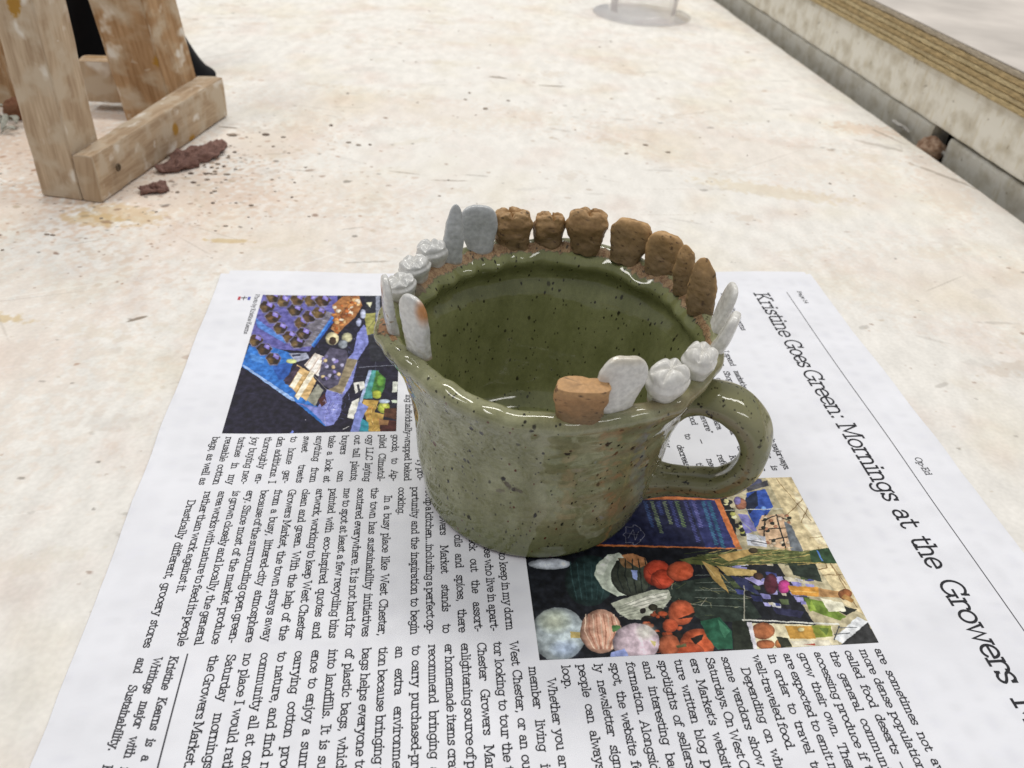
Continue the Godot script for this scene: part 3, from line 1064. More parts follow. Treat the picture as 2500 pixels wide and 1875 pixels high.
func glaze_material() -> StandardMaterial3D:
	var w := 2048
	var h := 1024
	var large := noise_bytes(w, h, 0.010, 4, 71)
	var streak := noise_bytes(w, h, 0.02, 4, 72, Vector2(4, 1))
	var small := noise_bytes(w, h, 0.06, 4, 73)
	var grit := noise_bytes(w, h, 0.3, 2, 74)
	var color := PackedByteArray()
	var rough := PackedByteArray()
	color.resize(w * h * 3)
	rough.resize(w * h * 3)
	var olive := Vector3(130, 130, 95)
	var pale := Vector3(158, 158, 127)
	var brown := Vector3(128, 106, 76)
	var deep := Vector3(108, 112, 70)
	var inner := Vector3(130, 133, 91)
	var clay := Vector3(162, 134, 98)
	var dark_clay := Vector3(112, 78, 48)
	for y in h:
		var v := (y + 0.5) / h
		var k := mini(int(v * ROWS), ROWS)
		var q := wall_points[k]
		var inside := v > lip_row + 0.01
		var lip_in := 0.0
		if q.y > 61.0:
			lip_in = 1.0
		for x in w:
			var i := y * w + x
			var a := (float(x) / w) * TAU - PI
			var l := large[i] / 255.0
			var s := small[i] / 255.0
			var g := grit[i] - 128
			var c := mix3(olive, pale, (l - 0.32) * 1.7)
			var shine := 18
			if inside:
				c = mix3(inner, deep, (l - 0.3) * 1.2)
			else:
				# the right flank broke to brown where the glaze was scraped thin
				var flank := clampf(1.0 - absf(wrapf(a - 0.9, -PI, PI)) / 0.85, 0.0, 1.0)
				var thin := flank * clampf((streak[i] / 255.0 - 0.36) * 3.2, 0.0, 1.0) * clampf((q.y - 2.0) / 12.0, 0.0, 1.0)
				c = mix3(c, brown, thin * 0.5)
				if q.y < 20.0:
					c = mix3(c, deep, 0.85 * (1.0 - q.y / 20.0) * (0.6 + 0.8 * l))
				if q.y < 1.2 and v < 0.3:
					c = dark_clay
			c = c * (0.94 + 0.12 * s) + Vector3.ONE * (g * 0.07)
			if lip_in > 0.0:
				var b := band(a)
				# how far along the lip: bare on its top, glaze on both sides, the line between ragged
				var along := (v - lip_row) * whole_wall - 2.9
				var edge := 1.95 - absf(along)
				var bare := clampf((edge + (s - 0.5) * 2.2 + (l - 0.5) * 1.6) * 3.0, 0.0, 1.0) * b
				# small bare places along the left and front lip
				var left := clampf(1.0 - absf(wrapf(a - 2.93, -PI, PI)) / 0.34, 0.0, 1.0)
				bare = maxf(bare, clampf((left * 1.6 + (s - 0.5) * 1.2 - 0.55 - absf(q.x - 57.0) * 0.35) * 5.0, 0.0, 1.0))
				if bare > 0.0:
					var cc := mix3(dark_clay, clay, 0.2 + (s - 0.25) * 2.0 + g * 0.012)
					if left > 0.0:
						cc = mix3(cc, Vector3(146, 98, 62), left * 0.6)
					c = mix3(c, cc, bare)
					shine = int(lerpf(18.0, 170.0, bare))
					if bare < 0.9 and bare > 0.1:
						c *= 0.72
			color[i * 3] = clampi(int(c.x), 0, 255)
			color[i * 3 + 1] = clampi(int(c.y), 0, 255)
			color[i * 3 + 2] = clampi(int(c.z), 0, 255)
			rough[i * 3] = shine
			rough[i * 3 + 1] = shine
			rough[i * 3 + 2] = shine
	# iron specks: many small dark ones, some larger rusty ones
	var r := RandomNumberGenerator.new()
	r.seed = 23
	for k in 2700:
		var x := r.randf() * w
		var y := r.randf_range(0.12, 0.98) * h
		var size := r.randf_range(1.2, 2.9) if r.randf() < (0.86 if y < 0.5 * h else 0.94) else r.randf_range(2.6, 5.0)
		var tone := Vector3(34, 32, 22)
		if y < 0.5 * h and r.randf() < 0.25:
			tone = Vector3(84, 40, 24)
		spot(color, w, Vector2(x, y), Vector2(size, size * r.randf_range(0.8, 1.4)), r.randf() * 3.0, tone, r.randf_range(0.5, 1.0), 0.5)
	# the chip with its grey smear low on the front, and rusty blotches under the lip
	for s in [[106, 37.5, 8, 5, 0.5, 24, 0.95], [104, 36.0, 14, 6, 0.5, 70, 0.7], [100, 34.0, 16, 5, 0.3, 72, 0.6], [107, 32.5, 13, 4, -0.2, 80, 0.45], [118, 58, 5, 6, 0, 40, 0.9], [114, 58.5, 6, 6, 0, 34, 0.9], [72, 58, 6, 7, 0, 46, 0.9], [85, 55.5, 7, 5, 0.3, 44, 0.9], [60, 52, 6, 5, 0, 44, 0.8]]:
		var row := int(ROWS * 0.2)
		while wall_points[row].y < s[1] and row < ROWS / 2:
			row += 1
		spot(color, w, Vector2((deg_to_rad(s[0]) + PI) / TAU * w, float(row) / ROWS * h), Vector2(s[2], s[3]), s[4], Vector3(s[5] * 1.15, s[5], s[5] * 0.85), s[6], 0.6)
	var m := StandardMaterial3D.new()
	m.albedo_texture = ImageTexture.create_from_image(Image.create_from_data(w, h, false, Image.FORMAT_RGB8, color))
	m.roughness = 1.0
	m.roughness_texture = ImageTexture.create_from_image(Image.create_from_data(w, h, false, Image.FORMAT_RGB8, rough))
	m.metallic_specular = 0.55
	m.heightmap_enabled = true
	m.heightmap_texture = grey_noise(512, 0.012, 4, 0, 255, 81)
	m.heightmap_scale = 0.035
	return m


func handle(t: Node, _glaze: Material) -> void:
	var turn := deg_to_rad(23.0)
	var out := Vector3(cos(turn), 0, sin(turn))
	var across := Vector3(-sin(turn), 0, cos(turn))
	var path := Curve3D.new()
	var pts := [Vector2(43, 50), Vector2(51, 55.5), Vector2(60, 57.6), Vector2(68, 55.6), Vector2(73.8, 50.4), Vector2(75.8, 43), Vector2(74.6, 34), Vector2(68.5, 26.5), Vector2(58, 22.5), Vector2(49, 19.5), Vector2(40, 17)]
	for k in pts.size():
		var a: Vector2 = pts[maxi(k - 1, 0)]
		var b: Vector2 = pts[mini(k + 1, pts.size() - 1)]
		var d := (b - a) / 6.0
		path.add_point(Vector3(pts[k].x, pts[k].y, 0), Vector3(-d.x, -d.y, 0), Vector3(d.x, d.y, 0))
	path.bake_interval = 0.5
	var whole := path.get_baked_length()
	var at := func(u: float, v: float) -> Vector3:
		var s := v * whole
		var c := path.sample_baked(s, true)
		var d := (path.sample_baked(minf(s + 0.6, whole), true) - path.sample_baked(maxf(s - 0.6, 0.0), true)).normalized()
		var n := Vector2(d.y, -d.x)
		var a := u * TAU
		# a pulled strap: wide, flat inside and rounded outside, spreading where it meets the wall
		var end := smoothstep(0.16, 0.0, v) + smoothstep(0.86, 1.0, v)
		var wide := lerpf(8.6, 5.6, smoothstep(0.25, 0.75, v)) + 3.4 * end
		var thick := 4.1 + 1.3 * smoothstep(0.12, 0.35, v) * smoothstep(0.75, 0.5, v) + 0.7 * smoothstep(0.5, 0.75, v) + 2.2 * end + 0.3 * sin(v * 9.0)
		var sa := sin(a)
		var ca := cos(a)
		var x := wide * signf(ca) * pow(absf(ca), 0.75)
		var y := thick * signf(sa) * pow(absf(sa), 0.8)
		if y > 0.0:
			y *= 1.0 - 0.18 * exp(-pow(x / (wide * 0.45), 2.0))
		var bump := 0.35 * soft_noise.get_noise_3d(c.x * 0.12, c.y * 0.12 + a, 5.0)
		y += bump
		var q := Vector2(c.x, c.y) + n * y
		return out * q.x + across * x + Vector3(0, q.y, 0) + Vector3(RIM.x, 0, RIM.z) * clampf(c.y / 70.0, 0, 1)
	var speck := func(p: Vector3, uv: Vector2) -> Color:
		var l := soft_noise.get_noise_3d(p.x * 0.05, p.y * 0.05, p.z * 0.05) * 0.5 + 0.5
		var c := Color(0.185, 0.185, 0.08).lerp(Color(0.25, 0.24, 0.14), l)
		var edge := absf(sin(uv.x * TAU)) 
		c = c.lerp(Color(0.20, 0.14, 0.07), smoothstep(0.25, 0.0, edge) * 0.5)
		var d := rough_noise.get_noise_3d(p.x * 0.42, p.y * 0.42, p.z * 0.42)
		return c.lerp(Color(0.02, 0.016, 0.008), smoothstep(0.34, 0.46, d))
	var m := StandardMaterial3D.new()
	m.vertex_color_use_as_albedo = true
	m.roughness = 0.07
	m.metallic_specular = 0.55
	m.heightmap_enabled = true
	m.heightmap_texture = bump_texture
	m.heightmap_scale = 0.02
	m.uv1_triplanar = true
	m.uv1_scale = Vector3.ONE * 11.0
	obj("handle", grid(120, 420, at, true, speck), m, t)


# kind, angle, radius, height, width at base, width at top, thickness, lean out, lean along, yaw, clay, stains
func teeth(t: Node) -> void:
	var white := clay_of(0.2, 30.0, 0.006)
	var brown := clay_of(0.6, 35.0, 0.014)
	var list := [
		["incisor", 150, 51.8, 22.6, 9.0, 11.2, 4.4, 2, -5, 24, "white", "tall white tooth with an orange stained tip at the lip's bare left"],
		["incisor", 166, 57.0, 21.5, 8.0, 10.5, 4.0, 3, -2, 4, "white", "white tooth with brown stains seen edge on at the far left"],
		["molar", -171, 56.0, 9.5, 8.6, 12.0, 11.0, 8, 0, 0, "white", "grooved white molar nearest the stained teeth on the left"],
		["molar", -157.5, 56.4, 10.0, 8.6, 12.0, 11.4, 8, 0, 0, "white", "grooved white molar, middle one of the left three"],
		["molar", -145.5, 57.0, 11.4, 8.6, 11.8, 11.4, 8, 0, 0, "white", "grooved white molar beside the pointed white tooth"],
		["canine", -138.5, 54.6, 23.5, 8.4, 8.2, 5.0, 3, -7, -22, "white", "tall pointed white tooth at the back left"],
		["incisor", -124, 54.2, 20.0, 10.0, 14.8, 4.4, 4, 2, -20, "white", "wide grey white tooth beside the first brown molar"],
		["molar", -109, 54.4, 16.6, 12.4, 15.4, 9.6, 6, 0, -6, "brown", "cracked brown molar beside the grey white tooth"],
		["molar", -93.5, 55.0, 14.6, 11.0, 12.4, 8.0, 5, 2, 0, "brown", "smaller brown tooth between the two cracked molars"],
		["molar", -78, 52.6, 18.6, 10.0, 16.6, 8.6, 6, 0, 4, "brown", "tall brown molar split by a deep crack at the back"],
		["incisor", -60, 52.4, 18.0, 11.0, 17.0, 6.4, 5, -8, 14, "brown", "wide brown tooth leaning to the left at the back right"],
		["incisor", -43.5, 54.6, 16.8, 11.5, 14.2, 6.4, 4, 0, 22, "brown", "squarish brown tooth at the back right"],
		["canine", -27, 53.0, 19.0, 7.8, 9.0, 5.2, 5, 8, 46, "brown", "slim pointed brown tooth at the right"],
		["canine", -12, 52.6, 20.4, 9.6, 11.4, 5.6, 6, 8, 62, "brown", "oval brown tooth with a pinhole beside the right white teeth"],
		["incisor", 1, 54.6, 18.5, 8.0, 10.5, 4.0, 10, 8, 2, "white", "white tooth seen edge on behind the right molars"],
		["incisor", 14, 54.6, 15.5, 8.6, 9.6, 5.0, 12, 10, -6, "white", "lower white tooth seen edge on beside the right molar"],
		["molar", 34, 52.0, 13.6, 8.0, 11.8, 10.6, 6, 0, 0, "white", "grooved white molar at the right above the handle"],
		["molar", 52.5, 52.0, 15.4, 9.0, 14.0, 11.6, 8, -2, 0, "white", "big grooved white molar above the handle's root"],
		["incisor", 72.5, 51.6, 21.6, 11.0, 15.6, 5.0, 3, 6, 0, "white", "broad white tooth with a chipped top at the front"],
		["block", 84.5, 54.2, 15.2, 13.0, 15.8, 7.4, 3, 2, 0, "brown", "short square brown tooth at the front end of the row"],
	]
	var seed_value := 0.0
	for s in list:
		seed_value += 13.7
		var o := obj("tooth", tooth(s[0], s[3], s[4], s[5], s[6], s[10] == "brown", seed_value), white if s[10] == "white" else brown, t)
		o.set_meta("label", s[11])
		var a := deg_to_rad(s[1])
		var r := Vector3(cos(a), 0, sin(a))
		var b := Basis(Vector3(-sin(a), 0, cos(a)), Vector3.UP, Vector3(-cos(a), 0, -sin(a)))
		b = b * Basis(Vector3.UP, deg_to_rad(s[9])) * Basis(Vector3.RIGHT, deg_to_rad(-s[7])) * Basis(Vector3.BACK, deg_to_rad(s[8]))
		o.transform = Transform3D(b, (RIM + r * s[2] + Vector3(0, -1.2, 0)) * MM)


func tooth(kind: String, high: float, base_width: float, top_width: float, thick: float, brown: bool, seed_value: float) -> ArrayMesh:
	var arms := 5 + int(seed_value) % 2
	var at := func(u: float, v: float) -> Vector3:
		var a := u * TAU
		var ca := cos(a)
		var sa := sin(a)
		var p := Vector3.ZERO
		var squareness := 0.62
		var sx := signf(ca) * pow(absf(ca), squareness)
		var sz := signf(sa) * pow(absf(sa), squareness)
		if kind == "molar":
			var side := 0.5
			var side_high := 0.80 if brown else 0.66
			if not brown:
				sx = signf(ca) * pow(absf(ca), 0.82)
				sz = signf(sa) * pow(absf(sa), 0.82)
			if v < side:
				var f := v / side
				var k := lerpf(base_width, top_width, smoothstep(0.0, 0.85, f)) * (1.0 - 0.10 * smoothstep(0.8, 1.0, f))
				p = Vector3(sx * k * 0.5, f * high * side_high, sz * k * 0.5 * thick / top_width)
			else:
				var r := 1.0 - (v - side) / (1.0 - side)
				var k := top_width * 0.90 * sin(r * PI / 2)
				var turn := a + 0.4 * seed_value
				var near := PI
				for n in arms:
					near = minf(near, absf(wrapf(turn - TAU * n / arms - 0.22 * sin(n * 2.3 + seed_value), -PI, PI)))
				# puffed lobes that meet in pressed grooves
				var gap := near * r * top_width * 0.5
				var lobe := 1.0 - exp(-gap / 0.7)
				var reach := smoothstep(1.0, 0.62, r)
				var dome := high * (side_high + (1.0 - side_high) * pow(cos(r * PI / 2), 0.8))
				p = Vector3(sx * k * 0.5, dome - (1.0 - lobe) * (0.7 if brown else 1.9) * reach - 0.9 * exp(-r * r * 14.0), sz * k * 0.5 * thick / top_width)
				if brown:
					# cracks from front to back and across
					var crack := 0.5 * sin(seed_value * 1.7)
					p.y -= 3.4 * exp(-pow((p.x - crack * 3.0 + 0.4 * sin(p.z * 1.7)) / 0.42, 2.0)) * smoothstep(1.0, 0.75, r)
					p.y -= 1.4 * exp(-pow((p.z + 0.5 * sin(p.x * 1.1 + seed_value)) / 0.5, 2.0)) * smoothstep(0.9, 0.5, r)
		else:
			var f := minf(v / 0.86, 1.0)
			var close := sqrt(maxf(0.0, 1.0 - pow(maxf(0.0, v - 0.80) / 0.20, 2.0)))
			var k := lerpf(base_width, top_width, smoothstep(0.0, 0.75, f))
			var d := lerpf(thick, thick * 0.72, f)
			var y := v * high
			if kind == "canine":
				k = lerpf(base_width, top_width, smoothstep(0.0, 0.5, v)) * pow(maxf(0.0, 1.0 - pow(v, 2.8)), 0.52)
				d *= pow(maxf(0.0, 1.0 - pow(v, 3.0)), 0.6)
			elif kind == "block":
				close = sqrt(maxf(0.0, 1.0 - pow(maxf(0.0, v - 0.90) / 0.10, 2.0)))
				d = lerpf(thick * 0.8, thick, f)
				k *= pow(close, 0.2)
				d *= pow(close, 0.3)
				y = minf(v, 0.94) * high
			else:
				k *= pow(maxf(0.0, 1.0 - pow(maxf(0.0, v - 0.5) / 0.5, 3.4)), 0.42)
				d *= pow(close, 0.7)
			sx = signf(ca) * pow(absf(ca), 0.8)
			sz = signf(sa) * pow(absf(sa), 0.55)
			p = Vector3(sx * k * 0.5, y, sz * d * 0.5)
			# the inner face is scooped, the outer face bulges
			var across := 1.0 - pow(clampf(2.0 * p.x / maxf(k, 0.1), -1.0, 1.0), 2.0)
			p.z += (0.9 if kind != "block" else 0.3) * across * sin(f * PI) * (-1.0 if kind != "canine" else 0.2) * 0.6
			p.z -= 1.6 * f * f * 0.4
			if kind == "incisor":
				p.y += p.x * 0.07 * sin(seed_value * 3.0) * f
		var amount := (0.5 if kind == "molar" else 0.34) if brown else 0.16
		var lump := soft_noise.get_noise_3d(p.x * 0.16 + seed_value, p.y * 0.16, p.z * 0.16) + 0.4 * soft_noise.get_noise_3d(p.x * 0.42 + seed_value, p.y * 0.42, p.z * 0.42)
		var pit := maxf(0.0, soft_noise.get_noise_3d(p.x * 0.75 + seed_value, p.y * 0.75, p.z * 0.75) - 0.66) if brown else 0.0
		var middle := Vector3(0, clampf(p.y, high * 0.2, high * 0.7), 0)
		p += (p - middle).normalized() * (lump * amount * 1.5 - pit * 1.6)
		return p
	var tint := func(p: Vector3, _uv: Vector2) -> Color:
		var n := rough_noise.get_noise_3d(p.x * 0.13 + seed_value, p.y * 0.13, p.z * 0.13) * 0.5 + 0.5
		var s := rough_noise.get_noise_3d(p.x * 0.45, p.y * 0.45 + seed_value, p.z * 0.45)
		if brown:
			var c := Color(0.40, 0.225, 0.09).lerp(Color(0.63, 0.41, 0.20), n)
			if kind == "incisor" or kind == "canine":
				# brown wash, darkened in the scooped face as occluded shade; tan towards the edges
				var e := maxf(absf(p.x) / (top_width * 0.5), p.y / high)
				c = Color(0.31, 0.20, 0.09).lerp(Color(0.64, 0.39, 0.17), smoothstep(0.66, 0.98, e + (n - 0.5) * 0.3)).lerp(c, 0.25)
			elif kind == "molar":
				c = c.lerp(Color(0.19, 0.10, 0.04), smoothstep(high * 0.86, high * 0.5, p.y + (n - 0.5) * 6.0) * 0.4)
			elif kind == "block":
				c = Color(0.46, 0.25, 0.105).lerp(Color(0.62, 0.36, 0.16), smoothstep(high * 0.6, high * 0.95, p.y + (n - 0.5) * 4.0))
			# dark olive brown at the foot, fading out upwards
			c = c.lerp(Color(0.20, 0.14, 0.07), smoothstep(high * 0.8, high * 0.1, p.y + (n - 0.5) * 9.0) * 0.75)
			return c.lerp(Color(0.06, 0.032, 0.018), smoothstep(0.36, 0.5, s) * 0.85)
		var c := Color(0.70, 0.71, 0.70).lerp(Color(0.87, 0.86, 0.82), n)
		# the back teeth coloured cool grey as if shaded, the front ones lit warm white
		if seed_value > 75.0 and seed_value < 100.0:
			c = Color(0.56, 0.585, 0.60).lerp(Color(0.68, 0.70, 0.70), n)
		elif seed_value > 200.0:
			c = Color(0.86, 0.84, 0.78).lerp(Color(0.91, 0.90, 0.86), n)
		# iron bleeding from the clay: at the foot, and in a few tips
		c = c.lerp(Color(0.42, 0.30, 0.17), smoothstep(2.4, 0.6, p.y + n * 1.2) * 0.8)
		if seed_value < 14.0:
			c = c.lerp(Color(0.62, 0.27, 0.08), smoothstep(4.0, 1.2, Vector3(p.x + 5.0, (p.y - 18.0) * 0.55, 0).length() + n) * 0.95)
			c = c.lerp(Color(0.50, 0.46, 0.38), smoothstep(-0.1, 0.35, s) * smoothstep(12.0, 2.0, p.y) * 0.5)
		elif seed_value < 28.0:
			c = c.lerp(Color(0.34, 0.22, 0.12), smoothstep(0.05, 0.4, s) * smoothstep(1.0, 6.0, p.y) * smoothstep(18.0, 9.0, p.y) * 0.8)
			c = c.lerp(Color(0.70, 0.36, 0.12), smoothstep(3.4, 1.0, Vector2(p.x, p.y - 17.0).length()) * 0.8)
		elif kind == "incisor" and high > 20.2 and seed_value > 200.0:
			c = c.lerp(Color(0.72, 0.62, 0.44), smoothstep(high - 2.4, high, p.y + n) * 0.5)
		return c
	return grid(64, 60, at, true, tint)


# ---------------------------------------------------------------- the wooden stand and what lies round it

func wood_texture(seed_value: int, warm: float) -> Texture2D:
	# grain along v, with plaster smears and drips of slip
	var w := 512
	var h := 1024
	var grain := noise_bytes(w, h, 0.03, 4, seed_value, Vector2(1, 8))
	var lines := noise_bytes(w, h, 0.12, 3, seed_value + 1, Vector2(1, 14))
	var cloud := noise_bytes(w, h, 0.01, 4, seed_value + 2)
	var smear := noise_bytes(w, h, 0.011, 4, seed_value + 3, Vector2(1, 1.6))
	var bytes := PackedByteArray()
	bytes.resize(w * h * 3)
	var dark := Vector3(168, 146, 122).lerp(Vector3(140, 102, 64), warm)
	var light := Vector3(204, 186, 162).lerp(Vector3(184, 146, 106), warm)
	for i in w * h:
		var g := grain[i] / 255.0 * 0.55 + lines[i] / 255.0 * 0.45
		var c := mix3(dark, light, (g - 0.22) * 1.7)
		c = mix3(c, Vector3(196, 180, 158), (cloud[i] / 255.0 - 0.42) * (3.6 - 1.9 * warm))
		c = mix3(c, Vector3(222, 214, 202), (smear[i] / 255.0 - 0.73) * 6.0)
		bytes[i * 3] = clampi(int(c.x), 0, 255)
		bytes[i * 3 + 1] = clampi(int(c.y), 0, 255)
		bytes[i * 3 + 2] = clampi(int(c.z), 0, 255)
	var r := RandomNumberGenerator.new()
	r.seed = seed_value
	for k in 22:
		spot(bytes, w, Vector2(r.randf() * w, r.randf() * h), Vector2(r.randf_range(2, 26), r.randf_range(3, 34)) * pow(r.randf_range(0.3, 1.0), 1.5), r.randf_range(-0.5, 0.5), Vector3(216, 208, 196), r.randf_range(0.15, 0.75), 1.2)
	for k in 3:
		spot(bytes, w, Vector2(r.randf() * w, r.randf() * h), Vector2(r.randf_range(12, 22), r.randf_range(18, 34)), 0.2, Vector3(168, 124, 50), 0.9, 0.3)
	return ImageTexture.create_from_image(Image.create_from_data(w, h, false, Image.FORMAT_RGB8, bytes))


func wood(seed_value: int, warm: float) -> StandardMaterial3D:
	var m := StandardMaterial3D.new()
	m.albedo_texture = wood_texture(seed_value, warm)
	m.roughness = 0.8
	m.metallic_specular = 0.3
	m.heightmap_enabled = true
	m.heightmap_texture = m.albedo_texture
	m.heightmap_scale = 0.03
	return m


func post(x: float, z: float, a: Vector3, b: Vector3, top: float, lean: Vector3) -> Array:
	# corners at the foot and at the top of a square post with sides a and b
	var q := [Vector3(x, TABLE_Y + 0.2, z), Vector3(x, TABLE_Y + 0.2, z) + a, Vector3(x, TABLE_Y + 0.2, z) + a + b, Vector3(x, TABLE_Y + 0.2, z) + b]
	var e := []
	for c in q:
		e.append(c + Vector3(0, top, 0) + lean)
	return [q, e]


func build_stand() -> void:
	var t := thing("wooden_stand", "pine stand spattered with plaster, standing on the table at the far left", "stand")
	var along := Vector3(0.15, 0, -0.989)
	var left := Vector3(-0.989, 0, -0.15)
	var pine := wood(101, 0.1)
	var p := post(-278.6, -218.4, left * 27.0, along * 27.0, 190.0, Vector3(7, 0, -2))
	obj("leg", block(p[0], p[1], 1.0, 0.5, 2.0, 24), pine, t)
	p = post(-261.6, -336.0, left * 41.0, along * 40.0, 190.0, Vector3(-16, 0, 0))
	obj("leg", block(p[0], p[1], 1.0, 0.5, 7.0, 24), wood(111, 0.75), t)
	p = post(-396.0, -366.0, left * 60.0, along * 18.0, 190.0, Vector3(2, 0, 0))
	obj("leg", block(p[0], p[1], 1.0, 0.5, 9.0, 24), wood(121, 0.7), t)
	var y := TABLE_Y + 0.2
	var near := [Vector3(-278.0, y, -218.2), Vector3(-265.4, y, -217.0), Vector3(-264.6, 28.4, -217.2), Vector3(-277.4, 28.4, -218.6)]
	var far := [Vector3(-260.6, y, -378.2), Vector3(-240.4, y, -378.0), Vector3(-239.8, 28.6, -378.4), Vector3(-260.4, 28.6, -378.6)]
	var foot := obj("foot_board", block(near, far, 1.4, 0.6, 4.0, 24), wood(131, 0.15), t)
	foot.set_meta("label", "short low board nailed across the two legs, one screw showing")
	# the inner rail that joins the legs
	near = [Vector3(-345, 6, -372), Vector3(-285, 6, -374), Vector3(-285, 36, -374), Vector3(-345, 36, -372)]
	far = [Vector3(-347, 6, -388), Vector3(-287, 6, -390), Vector3(-287, 36, -390), Vector3(-347, 36, -388)]
	obj("inner_rail", block(near, far, 1.0, 0.4, 6.0, 8), wood(141, 0.5), t)
	# the screw in the foot board
	var n := Vector3(0.988, 0, 0.15)
	var c := Vector3(-260.0, 15.4, -234.4)
	var e := Vector3(0.15, 0, -0.988)
	var screw := func(u: float, v: float) -> Vector3:
		var a := u * TAU
		var r := 2.5 * v
		var dip := -0.5 if v > 0.9 else 0.45 * (1.0 - v * v)
		if v < 0.75 and (absf(sin(a)) * r < 0.42 or absf(cos(a)) * r < 0.42):
			dip -= 0.5
		return c + n * (dip + 0.9) + e * cos(a) * r + Vector3(0, sin(a) * r, 0)
	var steel := paint_of(Color(0.12, 0.085, 0.05), 0.5)
	steel.metallic = 0.5
	var o := obj("screw", grid(48, 14, screw, true), steel, foot)
	o.set_meta("label", "rusty cross head screw")

	# a black flared base behind the stand
	var flare := func(u: float, v: float) -> Vector3:
		var a := u * TAU
		var f := clampf(v / 0.96, 0.0, 1.0)
		var r := 74.0 - 62.0 * pow(f, 0.62)
		if v > 0.96:
			r *= (1.0 - v) / 0.04
		return Vector3(cos(a) * r, TABLE_Y + 0.2 + f * 190.0, sin(a) * r * 0.8)
	var black := obj("black_base", grid(64, 48, flare, true), paint_of(Color(0.004, 0.004, 0.005), 0.55, 0.2))
	black.position = Vector3(-354.0, 0, -462.0) * MM
	tag(black, "matt black flared base standing behind the wooden stand", "base")


func lump_mesh(size: Vector3, seed_value: float, crumble: float, colors: Array, nu := 40, nv := 26) -> ArrayMesh:
	var at := func(u: float, v: float) -> Vector3:
		var a := u * TAU
		var b := (v - 0.5) * PI
		var d := Vector3(cos(a) * cos(b), sin(b), sin(a) * cos(b))
		var p := d * size * 0.5
		var out := (d / size).normalized()
		var mm := minf(1.0, size.y / 4.0)
		p += out * crumble * mm * (4.5 * rough_noise.get_noise_3d(p.x * 0.09 + seed_value, p.y * 0.09, p.z * 0.09) + 2.2 * rough_noise.get_noise_3d(p.x * 0.3, p.y * 0.3 + seed_value, p.z * 0.3))
		p.x += crumble * mm * 3.0 * soft_noise.get_noise_3d(p.z * 0.1, p.y * 0.1, seed_value)
		p.y = maxf(p.y + size.y * 0.38, 0.0)
		return p
	var tint := func(p: Vector3, _uv: Vector2) -> Color:
		var n := rough_noise.get_noise_3d(p.x * 0.2 + seed_value, p.y * 0.2, p.z * 0.2) * 0.9 + 0.5
		return (colors[0] as Color).lerp(colors[1], clampf(n, 0.0, 1.0))
	return grid(nu, nv, at, true, tint)


